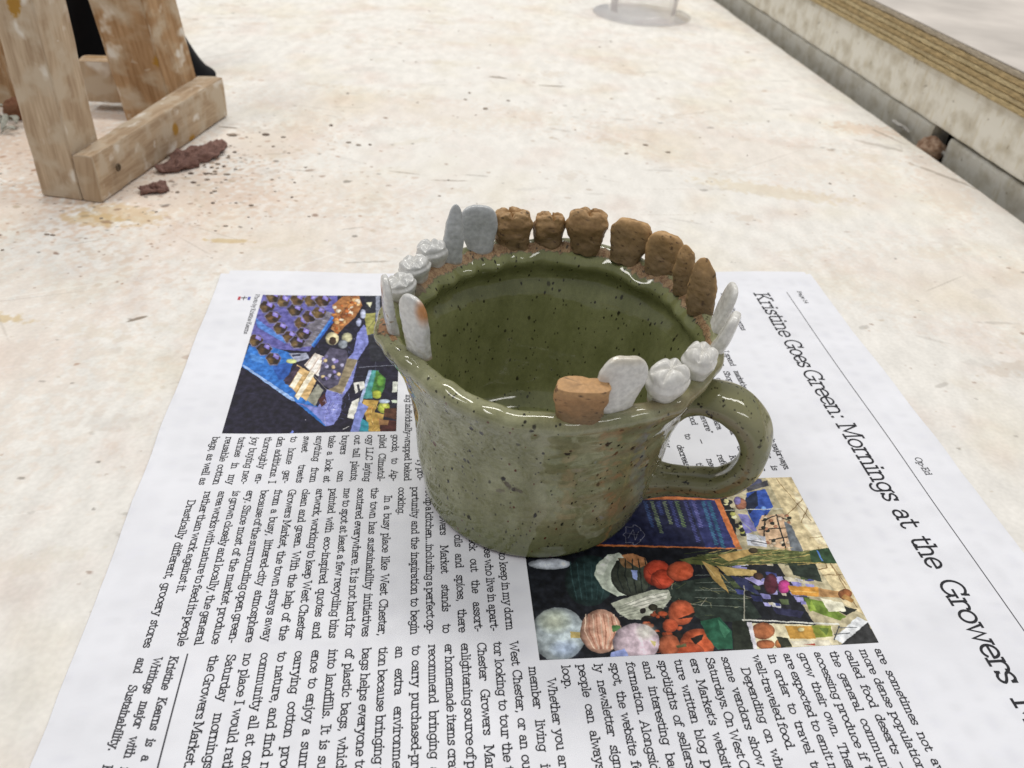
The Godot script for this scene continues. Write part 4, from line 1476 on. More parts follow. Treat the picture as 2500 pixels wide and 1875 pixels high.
func build_scraps() -> void:
	var dry := clay_of(0.9, 40.0, 0.06)
	var red := [Color(0.15, 0.072, 0.056), Color(0.33, 0.19, 0.155)]
	var o := obj("clay_scrap", lump_mesh(Vector3(21, 6.5, 60), 3.0, 1.0, red, 72, 40), dry)
	o.position = Vector3(-236, TABLE_Y, -292) * MM
	o.rotation_degrees = Vector3(0, -22, 0)
	tag(o, "long crumbly red brown clay scrap lying along the foot board", "clay scrap")
	o = obj("clay_scrap", lump_mesh(Vector3(19, 4.6, 12), 8.0, 1.0, red, 56, 32), dry)
	o.position = Vector3(-243, TABLE_Y, -239) * MM
	o.rotation_degrees = Vector3(0, 14, 0)
	tag(o, "small flat red brown clay scrap in front of the long one", "clay scrap")
	o = obj("clay_lump", lump_mesh(Vector3(17, 17, 15), 14.0, 0.4, [Color(0.20, 0.075, 0.035), Color(0.30, 0.15, 0.08)]), dry)
	o.position = Vector3(-385, TABLE_Y, -347) * MM
	tag(o, "rust brown clay lump behind the left stand leg among shavings", "clay lump")
	# pale green-white shavings heaped at the far left
	var pale := [Color(0.42, 0.43, 0.36), Color(0.62, 0.62, 0.54)]
	for k in 16:
		var long := rng.randf_range(9, 20)
		var bend := rng.randf_range(0.6, 2.4)
		var wide := rng.randf_range(2.6, 5.5)
		var tall := rng.randf_range(2.0, 5.0)
		var curl := func(u: float, v: float) -> Vector3:
			var a := u * TAU
			var s := (v - 0.5) * long
			var w := wide * 0.5 * (1.0 - pow(absf(v - 0.5) * 2.0, 4.0)) + 0.05
			return Vector3(s, 0.8 + tall * (1.0 - pow(2.0 * v - 1.0, 2.0)) * 0.9 + 0.5 * sin(a), w * cos(a) + bend * sin(v * 4.0))
		var m := grid(14, 20, curl, true, func(p: Vector3, _uv: Vector2) -> Color: return (pale[0] as Color).lerp(pale[1], clampf(0.5 + soft_noise.get_noise_3d(p.x * 0.2 + k, p.y, p.z * 0.2), 0, 1)))
		o = obj("clay_shaving", m, dry)
		o.position = Vector3(rng.randf_range(-412, -372), TABLE_Y + rng.randf_range(0, 5), rng.randf_range(-352, -308)) * MM
		o.rotation_degrees = Vector3(rng.randf_range(-16, 16), rng.randf_range(0, 180), rng.randf_range(-18, 18))
		tag(o, "curled pale clay shaving heaped left of the wooden stand", "clay shaving", "clay shavings left of the stand")
	# dry crumbs scattered over the table
	var crumb := lump_mesh(Vector3(1, 0.7, 1), 21.0, 0.5, [Color(0.28, 0.22, 0.17), Color(0.44, 0.36, 0.29)], 12, 8)
	var dark := lump_mesh(Vector3(1, 0.7, 1), 25.0, 0.5, [Color(0.17, 0.13, 0.105), Color(0.28, 0.22, 0.18)], 12, 8)
	var first: MeshInstance3D
	var spots := []
	for k in 64:
		spots.append([rng.randfn(-236.0, 48.0), rng.randfn(-262.0, 52.0), rng.randf_range(1.0, 2.5)])
	for k in 46:
		spots.append([rng.randf_range(-360, 240), rng.randf_range(-760, -200), rng.randf_range(0.8, 1.9)])
	for k in 34:
		spots.append([rng.randfn(-222.0, 12.0), rng.randfn(-272.0, 30.0), rng.randf_range(0.9, 3.4)])
	for s in [[-46, -432, 4.0], [-62, -470, 3.0], [-28, -456, 2.6], [-64, -452, 2.6], [-202, -345, 4.2], [-225, -340, 5.2], [-160, -372, 3.4], [-140, -340, 2.8], [-132, -336, 3.0], [-124, -338, 2.6], [80, -372, 3.2], [96, -360, 3.0], [64, -352, 2.8]]:
		spots.append(s)
	for s in spots:
		var inside_page := (Vector3(s[0], 0, s[1]) - PAGE_AT)
		var on_foot: bool = s[0] < -232.0 and s[0] > -310.0 and s[1] < -214.0 and s[1] > -382.0
		if on_foot or (inside_page.dot(ALONG) > -6.0 and inside_page.dot(DOWN) > -4.0 and inside_page.dot(DOWN) < 330.0):
			continue
		if first == null:
			first = obj("clay_crumb", crumb, dry)
			o = first
			tag(o, "small dry clay crumb scattered on the white table", "clay crumb", "dry clay crumbs on the table")
		else:
			o = first.duplicate()
			o.name = numbered("clay_crumb")
			o.mesh = crumb if rng.randf() < 0.6 else dark
			add_child(o)
		o.transform = Transform3D(Basis(Vector3.UP, rng.randf() * 6.0).scaled(Vector3(s[2] * rng.randf_range(0.8, 1.5), s[2] * 0.5, s[2] * 0.8)), Vector3(s[0], TABLE_Y, s[1]) * MM)
	# a broken lump wedged between table and bench
	o = obj("clay_lump", lump_mesh(Vector3(22, 15, 26), 33.0, 0.5, [Color(0.16, 0.07, 0.03), Color(0.50, 0.36, 0.26)]), dry)
	o.position = Vector3(313, -8, -409) * MM
	o.rotation_degrees = Vector3(8, 20, 12)
	tag(o, "brown and cream clay lump wedged between the table and the workbench", "clay lump")
	for s in [[303, -452, 30, 3.4, 5.0], [309, -470, 20, 2.4, 7.0], [318, -398, 9, 3.4, 1.0]]:
		o = obj("plaster_chip", lump_mesh(Vector3(s[3], 3.0, s[2]), s[0] * 1.0, 0.4, [Color(0.30, 0.28, 0.25), Color(0.62, 0.61, 0.58)]), dry)
		o.position = Vector3(s[0], TABLE_Y - 2.0 + s[4] * 0.3, s[1]) * MM
		o.rotation_degrees = Vector3(0, 10, 0)
		tag(o, ["long grey white plaster chip in the gap beside the workbench", "thin plaster chip farthest along the gap by the workbench", "short white plaster chip in the gap nearest the camera"][names["plaster_chip"] - 1], "plaster chip")
	build_cup()


func build_cup() -> void:
	# the foot of a clear plastic cup at the top of the picture
	var t := thing("plastic_cup", "clear plastic cup with thin ribs standing on the far table", "cup", Vector3(116, TABLE_Y, -800))
	var clear := StandardMaterial3D.new()
	clear.albedo_color = Color(0.86, 0.85, 0.86, 0.16)
	clear.transparency = BaseMaterial3D.TRANSPARENCY_ALPHA
	clear.roughness = 0.08
	var shell := func(u: float, v: float) -> Vector3:
		var a := u * TAU
		var prof := [Vector2(0, 0.6), Vector2(46, 0.6), Vector2(57, 0.4), Vector2(58, 1.6), Vector2(50, 3.0), Vector2(40, 5.0), Vector2(38, 12), Vector2(41, 60), Vector2(44, 110)]
		var k := v * (prof.size() - 1)
		var i := mini(int(k), prof.size() - 2)
		var q: Vector2 = (prof[i] as Vector2).lerp(prof[i + 1], k - i)
		return Vector3(cos(a) * q.x, q.y, sin(a) * q.x)
	obj("shell", grid(64, 40, shell, true), clear, t)
	var milky := paint_of(Color(0.62, 0.59, 0.59), 0.45)
	milky.albedo_color.a = 0.5
	milky.transparency = BaseMaterial3D.TRANSPARENCY_ALPHA
	for s in [[212, 6.0], [330, 7.0]]:
		var a := deg_to_rad(-float(s[0]) + 180.0)
		var wide: float = s[1]
		var rib := func(u: float, v: float) -> Vector3:
			var b := u * TAU
			var r := 40.5 + v * 3.4
			var c := Vector3(cos(a) * r, 6.0 + v * 100.0, -sin(a) * r)
			return c + Vector3(-sin(a), 0, -cos(a)) * wide * cos(b) + Vector3(cos(a), 0, -sin(a)) * 0.8 * sin(b)
		obj("rib", grid(12, 8, rib, true), milky, t)

const MARKET_JARS := [
	"p 15132a -441 -88 1120 -81 1123 1090 -79 1062",
	"p 5a58a8 -42 -17 534 -14 557 175 419 430 411 462 206 444 -6 368",
	"p 1f6ccc 7 417 -1 573 362 793 579 964 627 956 662 886 531 850 371 738 302 651 325 485 132 419",
	"p 1a50b0 193 575 292 531 325 485 302 651 252 665",
	"p 3f86e0 27 473 126 513 134 552 48 528",
	"p 8fb4ee 1 569 9 561 366 783 377 804 353 800",
	"p 4a7fd8 -5 197 65 250 232 363 247 404 28 276",
	"p 7b83d4 378 810 453 842 541 916 585 964 630 956 663 892 661 792 713 694 731 530 810 369 799 327 750 257 712 326 698 474 667 513 627 700 654 757 558 727 549 797 517 843",
	"l3 a4b0f0 631 907 639 877",
	"l3 4d55a0 675 562 645 566",
	"l3 8c98e6 682 852 688 824",
	"l3 3a4088 639 586 631 567",
	"l3 a4b0f0 638 751 639 779",
	"l3 4d55a0 677 598 687 553",
	"l3 8c98e6 678 596 698 600",
	"l3 3a4088 657 831 642 827",
	"l3 a4b0f0 742 424 728 405",
	"l3 4d55a0 622 869 657 861",
	"l3 8c98e6 644 824 637 824",
	"l3 3a4088 661 582 655 586",
	"l3 a4b0f0 726 550 729 550",
	"l3 4d55a0 609 882 592 859",
	"l3 8c98e6 703 437 739 430",
	"l3 3a4088 631 733 595 694",
	"l3 a4b0f0 699 558 744 536",
	"l3 4d55a0 693 462 660 428",
	"l3 8c98e6 625 719 615 744",
	"l3 3a4088 639 682 661 693",
	"l3 a4b0f0 648 763 669 779",
	"l3 4d55a0 728 486 736 455",
	"l3 8c98e6 647 807 658 807",
	"l3 3a4088 670 845 655 852",
	"l3 a4b0f0 700 759 705 803",
	"l3 4d55a0 732 419 757 457",
	"l3 8c98e6 672 737 679 752",
	"l3 3a4088 596 838 548 832",
	"l3 a4b0f0 615 839 632 839",
	"l3 4d55a0 651 740 646 739",
	"l3 8c98e6 669 762 682 747",
	"l3 3a4088 674 709 672 714",
	"l3 a4b0f0 680 518 698 516",
	"l3 4d55a0 637 834 583 825",
	"l3 8c98e6 729 366 714 396",
	"l3 3a4088 702 635 731 652",
	"l3 a4b0f0 665 816 664 830",
	"l3 4d55a0 571 807 589 805",
	"l3 8c98e6 638 805 643 801",
	"l3 3a4088 630 702 654 729",
	"l3 a4b0f0 630 823 647 854",
	"l3 4d55a0 657 810 652 817",
	"l3 8c98e6 665 472 681 462",
	"l3 3a4088 664 664 667 669",
	"l3 a4b0f0 646 912 686 923",
	"l3 4d55a0 638 622 638 620",
	"l3 8c98e6 711 500 682 477",
	"l3 3a4088 665 796 687 783",
	"l3 a4b0f0 665 455 667 479",
	"l3 4d55a0 693 586 715 583",
	"l3 8c98e6 742 377 764 422",
	"l3 3a4088 781 307 795 311",
	"l3 a4b0f0 670 749 682 757",
	"l3 4d55a0 626 815 677 819",
	"l3 8c98e6 634 634 632 632",
	"l3 3a4088 639 710 666 693",
	"l3 a4b0f0 673 540 685 578",
	"l3 4d55a0 643 883 623 884",
	"l3 8c98e6 613 889 633 937",
	"l3 3a4088 775 369 770 373",
	"l3 a4b0f0 673 869 654 861",
	"l3 4d55a0 663 873 671 873",
	"l3 8c98e6 664 735 639 757",
	"l3 3a4088 659 719 643 705",
	"l3 a4b0f0 661 521 690 507",
	"l3 4d55a0 698 612 706 599",
	"l3 8c98e6 633 826 658 825",
	"l3 3a4088 690 415 688 419",
	"l3 a4b0f0 687 370 712 375",
	"l3 4d55a0 709 731 718 730",
	"l3 8c98e6 681 744 689 721",
	"l3 3a4088 688 679 677 642",
	"l3 a4b0f0 679 600 691 587",
	"l3 4d55a0 646 626 691 623",
	"l3 8c98e6 740 324 739 324",
	"l3 3a4088 720 402 722 422",
	"l3 a4b0f0 634 619 630 604",
	"l3 4d55a0 634 805 627 778",
	"l3 8c98e6 569 842 569 875",
	"l3 3a4088 638 761 633 767",
	"l3 a4b0f0 661 479 643 513",
	"l3 4d55a0 771 340 762 316",
	"l3 8c98e6 721 428 752 406",
	"l3 3a4088 689 388 677 383",
	"l3 a4b0f0 710 695 696 668",
	"l3 4d55a0 675 468 674 481",
	"l3 8c98e6 706 652 679 677",
	"l3 3a4088 664 617 637 622",
	"l3 a4b0f0 673 641 654 629",
	"l3 4d55a0 660 594 636 587",
	"p 6f6b78 356 262 462 138 525 156 418 422 342 429",
	"l4 c4c8e8 479 147 525 161",
	"l4 c4c8e8 467 180 512 194",
	"l4 c4c8e8 455 214 498 227",
	"l4 c4c8e8 444 246 485 260",
	"l4 c4c8e8 433 278 472 292",
	"l4 c4c8e8 422 310 460 323",
	"l4 c4c8e8 411 341 447 354",
	"l4 c4c8e8 400 372 435 385",
	"l4 c4c8e8 390 402 423 415",
	"p 1550b4 534 161 557 193 434 435 412 414",
	"p 3b86e4 534 161 543 175 423 424 412 414",
	"p a86a34 509 91 575 6 690 -3 725 93 685 194 626 265 576 333 527 290 555 193",
	"e 8a4a1c 532 178 550 179 533 190",
	"e f0dcc0 561 140 582 141 563 157",
	"e c87c38 649 25 667 25 650 40",
	"e b05a20 625 175 648 175 627 186",
	"e e0b070 674 42 693 42 675 59",
	"e 8a4a1c 633 149 643 149 635 167",
	"e f0dcc0 646 158 667 158 648 179",
	"e c87c38 606 222 617 222 608 240",
	"e b05a20 575 237 596 237 576 248",
	"e e0b070 692 78 704 78 694 98",
	"e 8a4a1c 636 116 650 116 637 129",
	"e f0dcc0 556 207 571 207 557 221",
	"e c87c38 545 196 560 196 546 206",
	"e b05a20 538 218 548 218 540 232",
	"e e0b070 699 66 713 66 700 78",
	"e 8a4a1c 672 76 682 76 674 95",
	"e f0dcc0 695 54 707 54 697 77",
	"e c87c38 650 85 661 85 652 101",
	"e b05a20 550 208 567 208 552 226",
	"e e0b070 637 65 657 65 639 86",
	"e 8a4a1c 548 258 568 258 550 274",
	"e f0dcc0 611 166 620 166 613 187",
	"e c87c38 621 65 639 65 623 81",
	"e b05a20 578 93 589 93 579 103",
	"e 8a4a1c 648 34 662 34 650 54",
	"e f0dcc0 616 125 636 125 617 138",
	"e c87c38 556 217 577 217 559 238",
	"e b05a20 575 196 585 196 577 213",
	"e e0b070 568 288 587 288 569 298",
	"e 8a4a1c 629 181 652 181 631 199",
	"e f0dcc0 589 216 607 216 591 227",
	"e c87c38 595 259 616 259 596 268",
	"e b05a20 639 172 658 173 640 182",
	"e e0b070 659 42 677 42 660 58",
	"e 8a4a1c 655 133 665 133 656 147",
	"e f0dcc0 565 142 582 142 566 157",
	"e c87c38 670 70 682 70 671 82",
	"e b05a20 566 322 584 322 568 334",
	"e e0b070 649 13 666 13 650 23",
	"e 8a4a1c 598 191 617 192 600 209",
	"e f0dcc0 681 45 698 45 683 57",
	"e c87c38 586 158 604 158 588 176",
	"e b05a20 564 288 579 288 565 302",
	"e 8a4a1c 655 9 674 9 656 21",
	"e f0dcc0 641 99 659 99 643 119",
	"e c87c38 638 90 657 90 640 101",
	"e b05a20 646 64 662 64 648 79",
	"e e0b070 560 237 579 237 562 253",
	"e 8a4a1c 616 119 631 119 618 134",
	"e f0dcc0 608 147 618 147 610 166",
	"e c87c38 532 171 554 171 534 183",
	"e b05a20 599 173 619 173 600 185",
	"e e0b070 612 232 623 232 613 248",
	"e 8a4a1c 598 162 613 162 600 180",
	"e f0dcc0 527 107 544 107 529 120",
	"e c87c38 628 101 639 101 630 120",
	"e b05a20 616 139 634 139 618 160",
	"e d8cc9c 544 366 589 367 551 416",
	"e 3a2618 550 383 574 383 554 414",
	"e b8b48c 644 359 680 359 648 397",
	"e 8c94a0 621 409 653 409 624 441",
	"p 6e6a92 -14 94 15 47 76 55 114 97 92 159 38 162",
	"p 3a2a20 -6 100 18 55 73 61 108 99 88 152 38 155",
	"s 8a6a34 36 118 65 119 43 150",
	"s 1c1416 77 126 104 126 83 150",
	"p 7a6ccc 45 53 88 78 87 110 45 87",
	"s b0a8ec 64 78 80 78 67 93",
	"l3 a8a6c4 -6 100 39 153 86 152",
	"p 6e6a92 94 38 116 -10 173 -2 206 41 192 105 141 108",
	"p 5a4528 101 44 119 -2 170 4 201 43 187 97 141 101",
	"s 9a7a40 136 63 166 64 142 95",
	"s 1c1416 178 71 205 71 183 96",
	"p 7a6ccc 146 -4 189 22 188 54 146 31",
	"s b0a8ec 165 22 182 22 168 37",
	"l3 a8a6c4 101 44 138 99 186 97",
	"p 6e6a92 47 181 76 136 136 144 173 184 150 244 97 247",
	"p 46301e 54 187 79 144 132 149 167 186 146 237 97 240",
	"s 70502c 96 205 125 205 102 235",
	"s 1c1416 136 212 163 213 141 235",
	"p 7a6ccc 105 142 147 166 146 196 105 175",
	"s b0a8ec 124 166 140 166 127 180",
	"l3 a8a6c4 54 187 99 238 145 237",
	"p 6e6a92 190 119 219 72 279 80 314 122 292 183 238 186",
	"p 2c201c 197 124 222 80 276 86 308 123 287 176 239 179",
	"s 8a6a34 237 143 267 143 243 174",
	"s 1c1416 278 151 305 151 283 174",
	"p 7a6ccc 249 78 291 103 289 134 248 112",
	"s b0a8ec 267 103 283 103 270 118",
	"l3 a8a6c4 197 124 239 178 286 176",
	"p 6e6a92 125 270 147 227 201 234 233 273 218 331 169 333",
	"p 3a2a20 131 275 150 234 198 239 228 274 214 324 169 327",
	"s 9a7a40 165 293 194 293 171 322",
	"s 1c1416 205 300 231 300 209 322",
	"p 7a6ccc 175 232 216 255 215 285 175 263",
	"s b0a8ec 193 255 209 255 196 269",
	"l3 a8a6c4 131 275 167 325 213 324",
	"p 6e6a92 258 228 281 183 335 191 367 230 350 289 301 292",
	"p 5a4528 264 233 283 190 332 196 361 232 346 283 301 286",
	"s 70502c 297 251 326 251 302 280",
	"s 1c1416 338 258 364 258 341 281",
	"p 7a6ccc 310 189 350 213 348 243 308 221",
	"s b0a8ec 327 212 343 212 329 227",
	"l3 a8a6c4 264 233 299 284 345 283",
	"p 6e6a92 202 339 226 297 280 304 312 342 295 398 246 401",
	"p 46301e 209 344 229 304 277 309 307 343 291 391 246 394",
	"s 8a6a34 243 361 271 361 248 389",
	"s 1c1416 282 368 308 368 286 390",
	"p 7a6ccc 254 302 294 325 292 353 253 333",
	"s b0a8ec 271 324 287 325 274 338",
	"l3 a8a6c4 209 344 245 392 289 391",
	"p 6e6a92 254 381 284 340 341 347 375 384 351 439 300 442",
	"p 2c201c 261 386 287 346 338 352 369 386 347 433 300 435",
	"s 9a7a40 300 403 328 403 305 431",
	"s 1c1416 339 410 364 410 343 431",
	"p 7a6ccc 312 345 351 367 349 395 310 375",
	"s b0a8ec 329 367 344 367 331 380",
	"l3 a8a6c4 261 386 301 434 346 433",
	"p 6e6a92 304 174 330 129 388 137 420 177 400 238 348 241",
	"p 3a2a20 311 180 333 136 384 142 414 179 396 231 348 234",
	"s 70502c 346 198 376 198 351 228",
	"s 1c1416 387 206 414 206 391 229",
	"p 7a6ccc 360 135 401 159 398 190 358 168",
	"s b0a8ec 377 159 393 159 379 173",
	"l3 a8a6c4 311 180 348 232 394 231",
	"p 6e6a92 364 143 393 97 451 105 484 146 461 207 408 210",
	"p 5a4528 370 149 395 105 448 111 478 148 457 200 409 203",
	"s 8a6a34 408 167 438 167 413 198",
	"s 1c1416 449 175 476 175 452 198",
	"p 7a6ccc 422 103 463 127 460 159 420 136",
	"s b0a8ec 439 127 456 127 441 142",
	"l3 a8a6c4 370 149 409 201 456 200",
	"p 6e6a92 -18 369 5 328 61 336 95 372 78 428 29 430",
	"p 46301e -11 374 9 335 58 340 89 374 74 421 29 424",
	"s 9a7a40 25 391 53 392 32 419",
	"s 1c1416 64 398 90 399 69 419",
	"p 7a6ccc 34 334 74 356 73 384 34 363",
	"s b0a8ec 51 355 67 356 55 369",
	"l3 a8a6c4 -11 374 29 422 73 421",
	"p 6e6a92 52 435 78 395 133 402 166 438 148 492 99 494",
	"p 2c201c 59 440 81 402 130 407 161 440 144 486 99 488",
	"s 70502c 96 457 124 457 102 484",
	"s 1c1416 135 463 160 464 139 484",
	"p 7a6ccc 105 400 145 422 144 449 105 430",
	"s b0a8ec 123 422 138 422 125 435",
	"l3 a8a6c4 59 440 99 487 142 486",
	"p 6e6a92 130 507 153 468 206 476 238 510 221 562 173 565",
	"p 3a2a20 136 512 156 475 203 480 233 512 217 556 173 559",
	"s 8a6a34 170 528 197 528 176 554",
	"s 1c1416 208 535 233 535 212 555",
	"p 7a6ccc 180 474 219 495 218 521 179 502",
	"s b0a8ec 197 494 212 494 200 507",
	"l3 a8a6c4 136 512 173 557 215 556",
	"p 6e6a92 295 35 318 -13 375 -5 406 38 390 102 338 105",
	"p 5a4528 301 41 321 -5 371 1 401 39 385 94 338 98",
	"s 9a7a40 335 60 365 60 340 92",
	"s 1c1416 377 68 404 68 381 92",
	"p 7a6ccc 348 -7 390 18 388 51 346 28",
	"s b0a8ec 366 18 383 18 368 33",
	"l3 a8a6c4 301 41 336 96 384 94",
	"p 6e6a92 368 35 403 -13 466 -5 502 38 472 102 417 106",
	"p 46301e 375 41 405 -5 461 1 495 40 468 95 417 98",
	"s 70502c 418 61 449 61 423 93",
	"s 1c1416 460 68 488 69 464 93",
	"p 7a6ccc 433 -7 475 19 472 51 430 28",
	"s b0a8ec 450 19 467 19 452 34",
	"l3 a8a6c4 375 41 419 96 467 95",
	"p 6e6a92 287 314 315 272 371 279 404 317 382 374 331 377",
	"p 2c201c 294 320 317 279 368 285 398 319 378 368 332 370",
	"s 8a6a34 330 337 359 337 335 365",
	"s 1c1416 370 344 396 344 374 366",
	"p 7a6ccc 343 277 383 300 380 329 341 308",
	"s b0a8ec 360 300 376 300 362 314",
	"l3 a8a6c4 294 320 332 369 377 368",
	"p 6e6a92 16 4 36 -44 93 -36 127 7 114 72 63 75",
	"p 3a2a20 23 10 39 -36 90 -30 121 9 109 64 63 67",
	"s 9a7a40 57 30 87 30 64 62",
	"s 1c1416 99 37 127 38 105 62",
	"p 7a6ccc 66 -38 110 -13 109 20 66 -3",
	"s b0a8ec 86 -13 102 -13 89 3",
	"l3 a8a6c4 23 10 60 66 108 64",
	"p 6e6a92 193 25 216 -24 274 -16 307 27 290 92 238 95",
	"p 5a4528 199 30 219 -16 271 -10 302 29 286 84 238 88",
	"s 70502c 235 50 265 50 241 82",
	"s 1c1416 277 58 304 58 281 82",
	"p 7a6ccc 247 -18 289 8 287 41 245 17",
	"s b0a8ec 265 8 282 8 268 23",
	"l3 a8a6c4 199 30 237 86 285 84",
	"l2 6a62b8 462 439 454 385",
	"l2 b0aecb 220 170 218 180",
	"l2 6a62b8 107 55 140 77",
	"l2 b0aecb 335 101 315 99",
	"l2 6a62b8 371 128 342 116",
	"l2 b0aecb 289 214 303 179",
	"l2 6a62b8 325 411 307 411",
	"l2 b0aecb 391 143 391 155",
	"l2 6a62b8 414 412 396 435",
	"l2 b0aecb 58 197 55 165",
	"l2 6a62b8 352 327 334 352",
	"l2 b0aecb 383 311 405 342",
	"l2 6a62b8 229 371 239 359",
	"l2 b0aecb 430 89 437 106",
	"l2 6a62b8 313 203 318 203",
	"l2 b0aecb 273 252 276 233",
	"l2 6a62b8 378 74 368 91",
	"l2 b0aecb 462 345 464 343",
	"l2 6a62b8 119 275 96 298",
	"l2 b0aecb 150 47 180 57",
	"l2 6a62b8 222 391 237 417",
	"l2 b0aecb 426 73 459 107",
	"l2 6a62b8 416 431 386 415",
	"l2 b0aecb 329 253 337 238",
	"l2 6a62b8 225 320 205 344",
	"l2 b0aecb 431 121 444 100",
	"l2 6a62b8 452 309 433 290",
	"l2 b0aecb 393 443 359 452",
	"l2 6a62b8 246 384 243 383",
	"l2 b0aecb 209 446 199 480",
	"l2 6a62b8 76 166 38 164",
	"l2 b0aecb 248 379 267 413",
	"l2 6a62b8 176 136 189 127",
	"l2 b0aecb 415 186 411 183",
	"l2 6a62b8 445 274 456 271",
	"l2 b0aecb 131 181 139 165",
	"l2 6a62b8 271 255 267 210",
	"l2 b0aecb 316 320 360 368",
	"l2 6a62b8 119 112 127 131",
	"l2 b0aecb 353 32 372 13",
	"p 9aa0b8 275 476 391 470 418 510 335 540",
	"p 2b3048 297 483 351 479 357 493 307 499",
	"e d0dc90 303 531 337 532 306 548",
	"p d8b070 344 555 435 609 484 669 447 805 388 759 319 702",
	"p 3a2a40 279 665 346 563 369 578 325 702 296 687",
	"p f4ead0 325 702 361 608 391 631 355 724",
	"l6 a87830 324 703 359 607",
	"p f4ead0 377 738 414 646 444 668 407 760",
	"l6 a87830 376 740 412 644",
	"p f4ead0 403 682 441 587 472 610 433 704",
	"l6 a87830 402 683 439 585",
	"p f4ead0 368 773 403 682 433 704 397 794",
	"l6 a87830 367 774 402 680",
	"p e8dcd0 392 556 447 471 529 511 514 647 448 609",
	"p fbf6ee 401 571 435 487 459 503 428 590",
	"l5 8c5a44 401 571 436 485",
	"p fbf6ee 439 594 474 511 496 527 465 613",
	"l5 8c5a44 439 594 475 509",
	"p fbf6ee 474 625 509 542 532 558 500 644",
	"l5 8c5a44 474 625 510 541",
	"p 4a4560 502 519 539 432 654 458 667 513 627 700 586 735 491 669",
	"e 6a6490 608 653 622 653 610 666",
	"e 2c2a40 595 637 609 637 597 650",
	"e 8478c0 508 516 521 516 510 530",
	"e a8a4c8 515 549 529 549 517 563",
	"e c8b080 523 644 537 645 525 658",
	"e 6a6490 635 649 649 649 637 662",
	"e 2c2a40 547 580 561 580 549 594",
	"e 8478c0 594 532 608 533 596 546",
	"e a8a4c8 562 635 576 635 564 648",
	"e c8b080 578 575 592 575 580 589",
	"e 6a6490 552 653 565 653 554 666",
	"e 2c2a40 554 581 568 581 556 595",
	"e 8478c0 582 536 595 536 583 550",
	"e a8a4c8 632 562 646 562 633 575",
	"e c8b080 620 626 633 627 622 640",
	"e 6a6490 522 498 536 498 524 512",
	"e 2c2a40 583 646 596 646 585 659",
	"e 8478c0 539 654 553 655 541 667",
	"e a8a4c8 536 571 550 571 538 585",
	"e c8b080 520 528 534 528 522 542",
	"e 6a6490 603 644 616 644 604 657",
	"e 2c2a40 530 660 543 661 532 673",
	"e 8478c0 589 609 603 609 591 622",
	"e a8a4c8 573 522 587 522 575 536",
	"e c8b080 651 670 664 670 652 683",
	"e 6a6490 523 556 537 557 525 570",
	"p 8f8062 664 513 731 526 657 761 565 731 624 700",
	"l4 c8c0b0 731 526 657 761 559 731 393 560",
	"p 909080 445 795 494 691 540 734 503 836",
	"p 4a1c14 516 796 549 755 571 817 543 844",
	"l4 a4a8f0 573 829 562 844",
	"l4 403c90 638 921 663 929",
	"l4 c0c4f8 640 860 647 847",
	"l4 6058b8 624 778 630 795",
	"l4 a4a8f0 653 753 632 770",
	"l4 403c90 572 859 549 863",
	"l4 c0c4f8 637 828 618 861",
	"l4 6058b8 653 751 681 770",
	"l4 a4a8f0 643 792 668 805",
	"l4 403c90 634 772 601 772",
	"l4 c0c4f8 619 856 613 864",
	"l4 6058b8 604 822 628 823",
	"l4 a4a8f0 635 875 618 867",
	"l4 403c90 654 871 694 899",
	"l4 c0c4f8 585 877 559 835",
	"l4 6058b8 633 758 593 756",
	"l4 a4a8f0 604 831 613 834",
	"l4 403c90 583 906 566 907",
	"l4 c0c4f8 603 856 637 866",
	"l4 6058b8 601 802 580 840",
	"l4 a4a8f0 589 814 577 783",
	"l4 403c90 563 812 558 802",
	"l4 c0c4f8 572 856 583 819",
	"l4 6058b8 627 793 639 784",
	"l4 a4a8f0 572 871 546 869",
	"l4 403c90 560 784 563 803",
	"l4 c0c4f8 556 771 564 760",
	"l4 6058b8 584 831 577 828",
	"l4 a4a8f0 592 824 594 831",
	"l4 403c90 612 897 562 882",
	"l4 c0c4f8 624 863 597 863",
	"l4 6058b8 616 771 621 770",
	"l4 a4a8f0 634 859 629 833",
	"l4 403c90 665 854 660 862",
	"l4 c0c4f8 551 793 568 821",
	"l4 6058b8 595 924 567 914",
	"l4 a4a8f0 577 893 624 892",
	"l4 403c90 632 752 609 771",
	"l4 c0c4f8 622 871 604 872",
	"l4 6058b8 585 856 560 867",
	"l4 a4a8f0 581 873 569 896",
	"l4 403c90 607 839 625 859",
	"l4 c0c4f8 610 841 621 830",
	"l4 6058b8 643 828 675 825",
	"l4 a4a8f0 646 924 646 930",
	"l4 403c90 619 917 647 903",
	"l4 c0c4f8 569 872 573 874",
	"l4 6058b8 596 869 556 880",
	"l4 a4a8f0 635 834 602 848",
	"l4 403c90 554 817 560 826",
	"l4 c0c4f8 613 815 595 851",
	"l4 6058b8 579 843 584 872",
	"l4 a4a8f0 555 795 546 811",
	"l4 403c90 633 886 656 897",
	"l4 c0c4f8 614 890 616 879",
	"l4 6058b8 595 873 599 897",
	"l4 a4a8f0 650 781 657 788",
	"l4 403c90 565 764 529 789",
	"l4 c0c4f8 569 904 583 960",
	"l4 6058b8 571 804 587 779",
	"p 20222e 727 -23 899 -22 912 540 815 539",
	"p 9c9a4c 743 167 825 159 832 327 779 344",
	"p 8890a4 816 -3 846 -2 860 340 838 340",
	"p d8d8b0 750 65 795 60 784 112",
	"l5 3a3a2a 822 222 782 292",
	"l5 8a94a8 797 340 865 336",
	"e b8c0dc 735 167 755 168 739 208",
	"e a4acd0 712 239 730 239 715 274",
	"l5 b8c0d0 743 580 1007 565",
	"l4 788094 728 644 1013 644",
	"l3 606a80 850 539 851 660",
